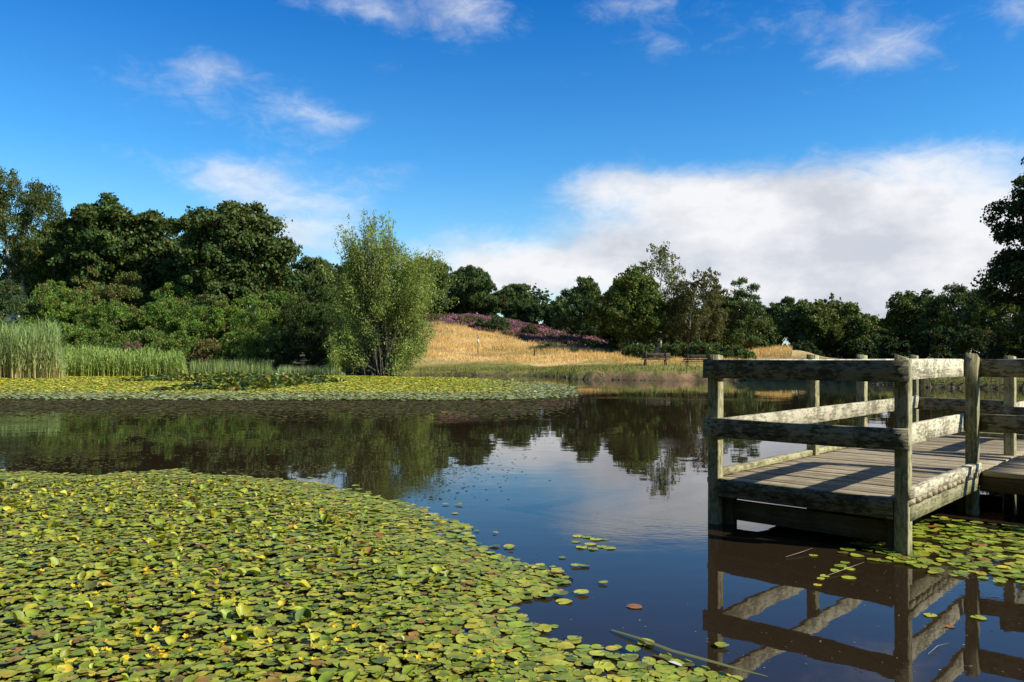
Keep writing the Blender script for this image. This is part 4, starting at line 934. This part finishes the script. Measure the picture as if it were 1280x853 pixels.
# ---------------------------------------------------------------- sun, sky
sd = np.array([.5*U[0]-1.25*Vv[0], .5*U[1]-1.25*Vv[1], 1.0]); sd /= np.linalg.norm(sd)
EL = math.asin(sd[2]); AZ = math.atan2(sd[0], sd[1])
sun = bpy.data.lights.new('sun', 'SUN'); sun.energy = 5.0; sun.angle = R(.53); sun.color = (1, .94, .83)
so = bpy.data.objects.new('sun', sun); C.objects.link(so); so.rotation_euler = Vector(-Vector(sd)).to_track_quat('-Z', 'Y').to_euler(); so.location = (30, -10, 30)
w = bpy.data.worlds.new('World'); bpy.context.scene.world = w; w.use_nodes = True; nt = w.node_tree; nt.nodes.clear(); L = nt.links
out = N(nt, 'ShaderNodeOutputWorld'); bg = N(nt, 'ShaderNodeBackground', i_Strength=.075); L.new(bg.outputs[0], out.inputs[0])
sky = N(nt, 'ShaderNodeTexSky', sky_type='NISHITA'); sky.sun_disc = False; sky.sun_elevation = EL; sky.sun_rotation = AZ; sky.altitude = 50; sky.air_density = 1.0; sky.dust_density = .4; sky.ozone_density = 2.5
tc = N(nt, 'ShaderNodeTexCoord'); sep = N(nt, 'ShaderNodeSeparateXYZ'); L.new(tc.outputs['Generated'], sep.inputs[0])
def M_(op, a, b=None, c=None, clamp=False):
    n_ = N(nt, 'ShaderNodeMath', operation=op); n_.use_clamp = clamp
    for k_, v_ in enumerate((a, b, c)):
        if v_ is None: continue
        if isinstance(v_, (int, float)): n_.inputs[k_].default_value = v_
        else: L.new(v_, n_.inputs[k_])
    return n_.outputs[0]
az = M_('ARCTAN2', sep.outputs[0], sep.outputs[1]); el = M_('ARCSINE', sep.outputs[2])
# deeper, polarised blue towards the zenith
tint = ramp(nt, [(0.0, (1.1, 1.4, 1.45)), (.09, (1.08, 1.56, 1.66)), (.22, (.46, 1.25, 1.76)), (.42, (.03, .78, 1.62)), (1.0, (.02, .25, .8))])
L.new(M_('DIVIDE', el, 1.1, clamp=True), tint.inputs[0])
mul = N(nt, 'ShaderNodeMix', data_type='RGBA', blend_type='MULTIPLY'); mul.inputs[0].default_value = 1; L.new(sky.outputs[0], mul.inputs[6]); L.new(tint.outputs[0], mul.inputs[7])
# clouds: noise on a high flat layer, gathered by soft masks in azimuth / elevation
zz = M_('ADD', M_('MAXIMUM', sep.outputs[2], 0.0), .16)
cv = N(nt, 'ShaderNodeCombineXYZ'); L.new(M_('DIVIDE', sep.outputs[0], zz), cv.inputs[0]); L.new(M_('DIVIDE', sep.outputs[1], zz), cv.inputs[1])
nA = N(nt, 'ShaderNodeTexNoise', i_Scale=1.25, i_Detail=9.0, i_Roughness=.60); nA.inputs['Distortion'].default_value = .5; L.new(cv.outputs[0], nA.inputs['Vector'])
ae = N(nt, 'ShaderNodeCombineXYZ'); L.new(az, ae.inputs[0]); L.new(M_('MULTIPLY', el, 1.9), ae.inputs[1]); ae.inputs[2].default_value = 3.1
nB = N(nt, 'ShaderNodeTexNoise', i_Scale=7.5, i_Detail=10.0, i_Roughness=.60); nB.inputs['Distortion'].default_value = .35; L.new(ae.outputs[0], nB.inputs['Vector'])
nC = N(nt, 'ShaderNodeTexNoise', i_Scale=26.0, i_Detail=6.0, i_Roughness=.65); nC.inputs['Distortion'].default_value = .8; L.new(ae.outputs[0], nC.inputs['Vector'])
def blob(px, py, hx, hy, wgt):
    a0 = math.atan2(px-640, F); e0 = math.atan2(HY-py, math.hypot(F, px-640)); sa = hx/F*math.cos(a0)**2; se = hy/F*math.cos(a0)
    u_ = M_('DIVIDE', M_('SUBTRACT', az, a0), sa); v_ = M_('DIVIDE', M_('SUBTRACT', el, e0), se)
    return M_('MULTIPLY', M_('EXPONENT', M_('MULTIPLY', M_('ADD', M_('MULTIPLY', u_, u_), M_('MULTIPLY', v_, v_)), -1.0)), wgt)
bl = [(1000, 290, 250, 64, .85), (1230, 310, 200, 88, .80), (900, 245, 150, 38, .55), (750, 230, 100, 22, .42), (1120, 350, 260, 50, .80), (840, 320, 170, 48, .46), (670, 345, 130, 34, .46),
      (360, 278, 110, 44, .56), (290, 225, 75, 28, .44), (290, 130, 140, 42, .27), (410, 150, 70, 24, .20), (450, 5, 130, 24, .36), (260, 80, 50, 20, .26), (610, 25, 60, 34, .34), (1060, 25, 130, 44, .39), (1110, 65, 70, 30, .36), (490, 215, 60, 24, .26), (800, 8, 70, 18, .24),
      (130, 185, 50, 22, .22), (490, 88, 30, 14, .2), (600, 330, 130, 36, .34), (450, 400, 330, 50, .30), (1000, 420, 400, 45, .4), (1190, 200, 120, 30, .30), (1275, 10, 40, 20, .3), (830, 60, 40, 22, .2)]
tot = None
for b_ in bl:
    o_ = blob(*b_); tot = o_ if tot is None else M_('ADD', tot, o_)
# a few clouds of their own outside the photographed part of the sky
back = M_('MULTIPLY', M_('SUBTRACT', 1.0, M_('MULTIPLY', M_('LESS_THAN', M_('ABSOLUTE', az), .72), 1.0)), .22)
nz = M_('ADD', M_('MULTIPLY', nB.outputs['Fac'], .66), M_('MULTIPLY', nC.outputs['Fac'], .34))
dens = M_('ADD', M_('ADD', M_('MINIMUM', tot, .88), back), M_('MULTIPLY', M_('SUBTRACT', nz, .5), 1.3))
mrn = N(nt, 'ShaderNodeMapRange', interpolation_type='SMOOTHSTEP'); L.new(dens, mrn.inputs['Value']); mrn.inputs['From Min'].default_value = .12; mrn.inputs['From Max'].default_value = .86
shade = N(nt, 'ShaderNodeTexNoise', i_Scale=6.5, i_Detail=9.0, i_Roughness=.58); L.new(ae.outputs[0], shade.inputs['Vector'])
cr = ramp(nt, [(.36, (5.9, 6.2, 6.9)), (.58, (8.7, 8.8, 9.1))]); L.new(shade.outputs['Fac'], cr.inputs[0])
mxc = N(nt, 'ShaderNodeMix', data_type='RGBA'); L.new(mrn.outputs[0], mxc.inputs[0]); L.new(mul.outputs[2], mxc.inputs[6]); L.new(cr.outputs[0], mxc.inputs[7]); L.new(mxc.outputs[2], bg.inputs['Color'])

# ---------------------------------------------------------------- camera, render settings
cam = bpy.data.cameras.new('camera'); co = bpy.data.objects.new('camera', cam); C.objects.link(co)
co.location = (0, 0, HC); co.rotation_euler = (R(90), 0, 0); cam.sensor_width = 36; cam.lens = F/1280*36; cam.shift_y = (HY-426.5)/1280; cam.clip_end = 9000; cam.clip_start = .05
sc = bpy.context.scene; sc.camera = co
sc.view_settings.view_transform = 'Standard'; sc.view_settings.look = 'None'; sc.view_settings.gamma = 1; sc.view_settings.exposure = .5; sc.view_settings.use_curve_mapping = False
sc.cycles.max_bounces = 6; sc.cycles.diffuse_bounces = 3; sc.cycles.glossy_bounces = 3; sc.cycles.transmission_bounces = 3; sc.cycles.use_denoising = True; sc.cycles.caustics_reflective = False; sc.cycles.caustics_refractive = False
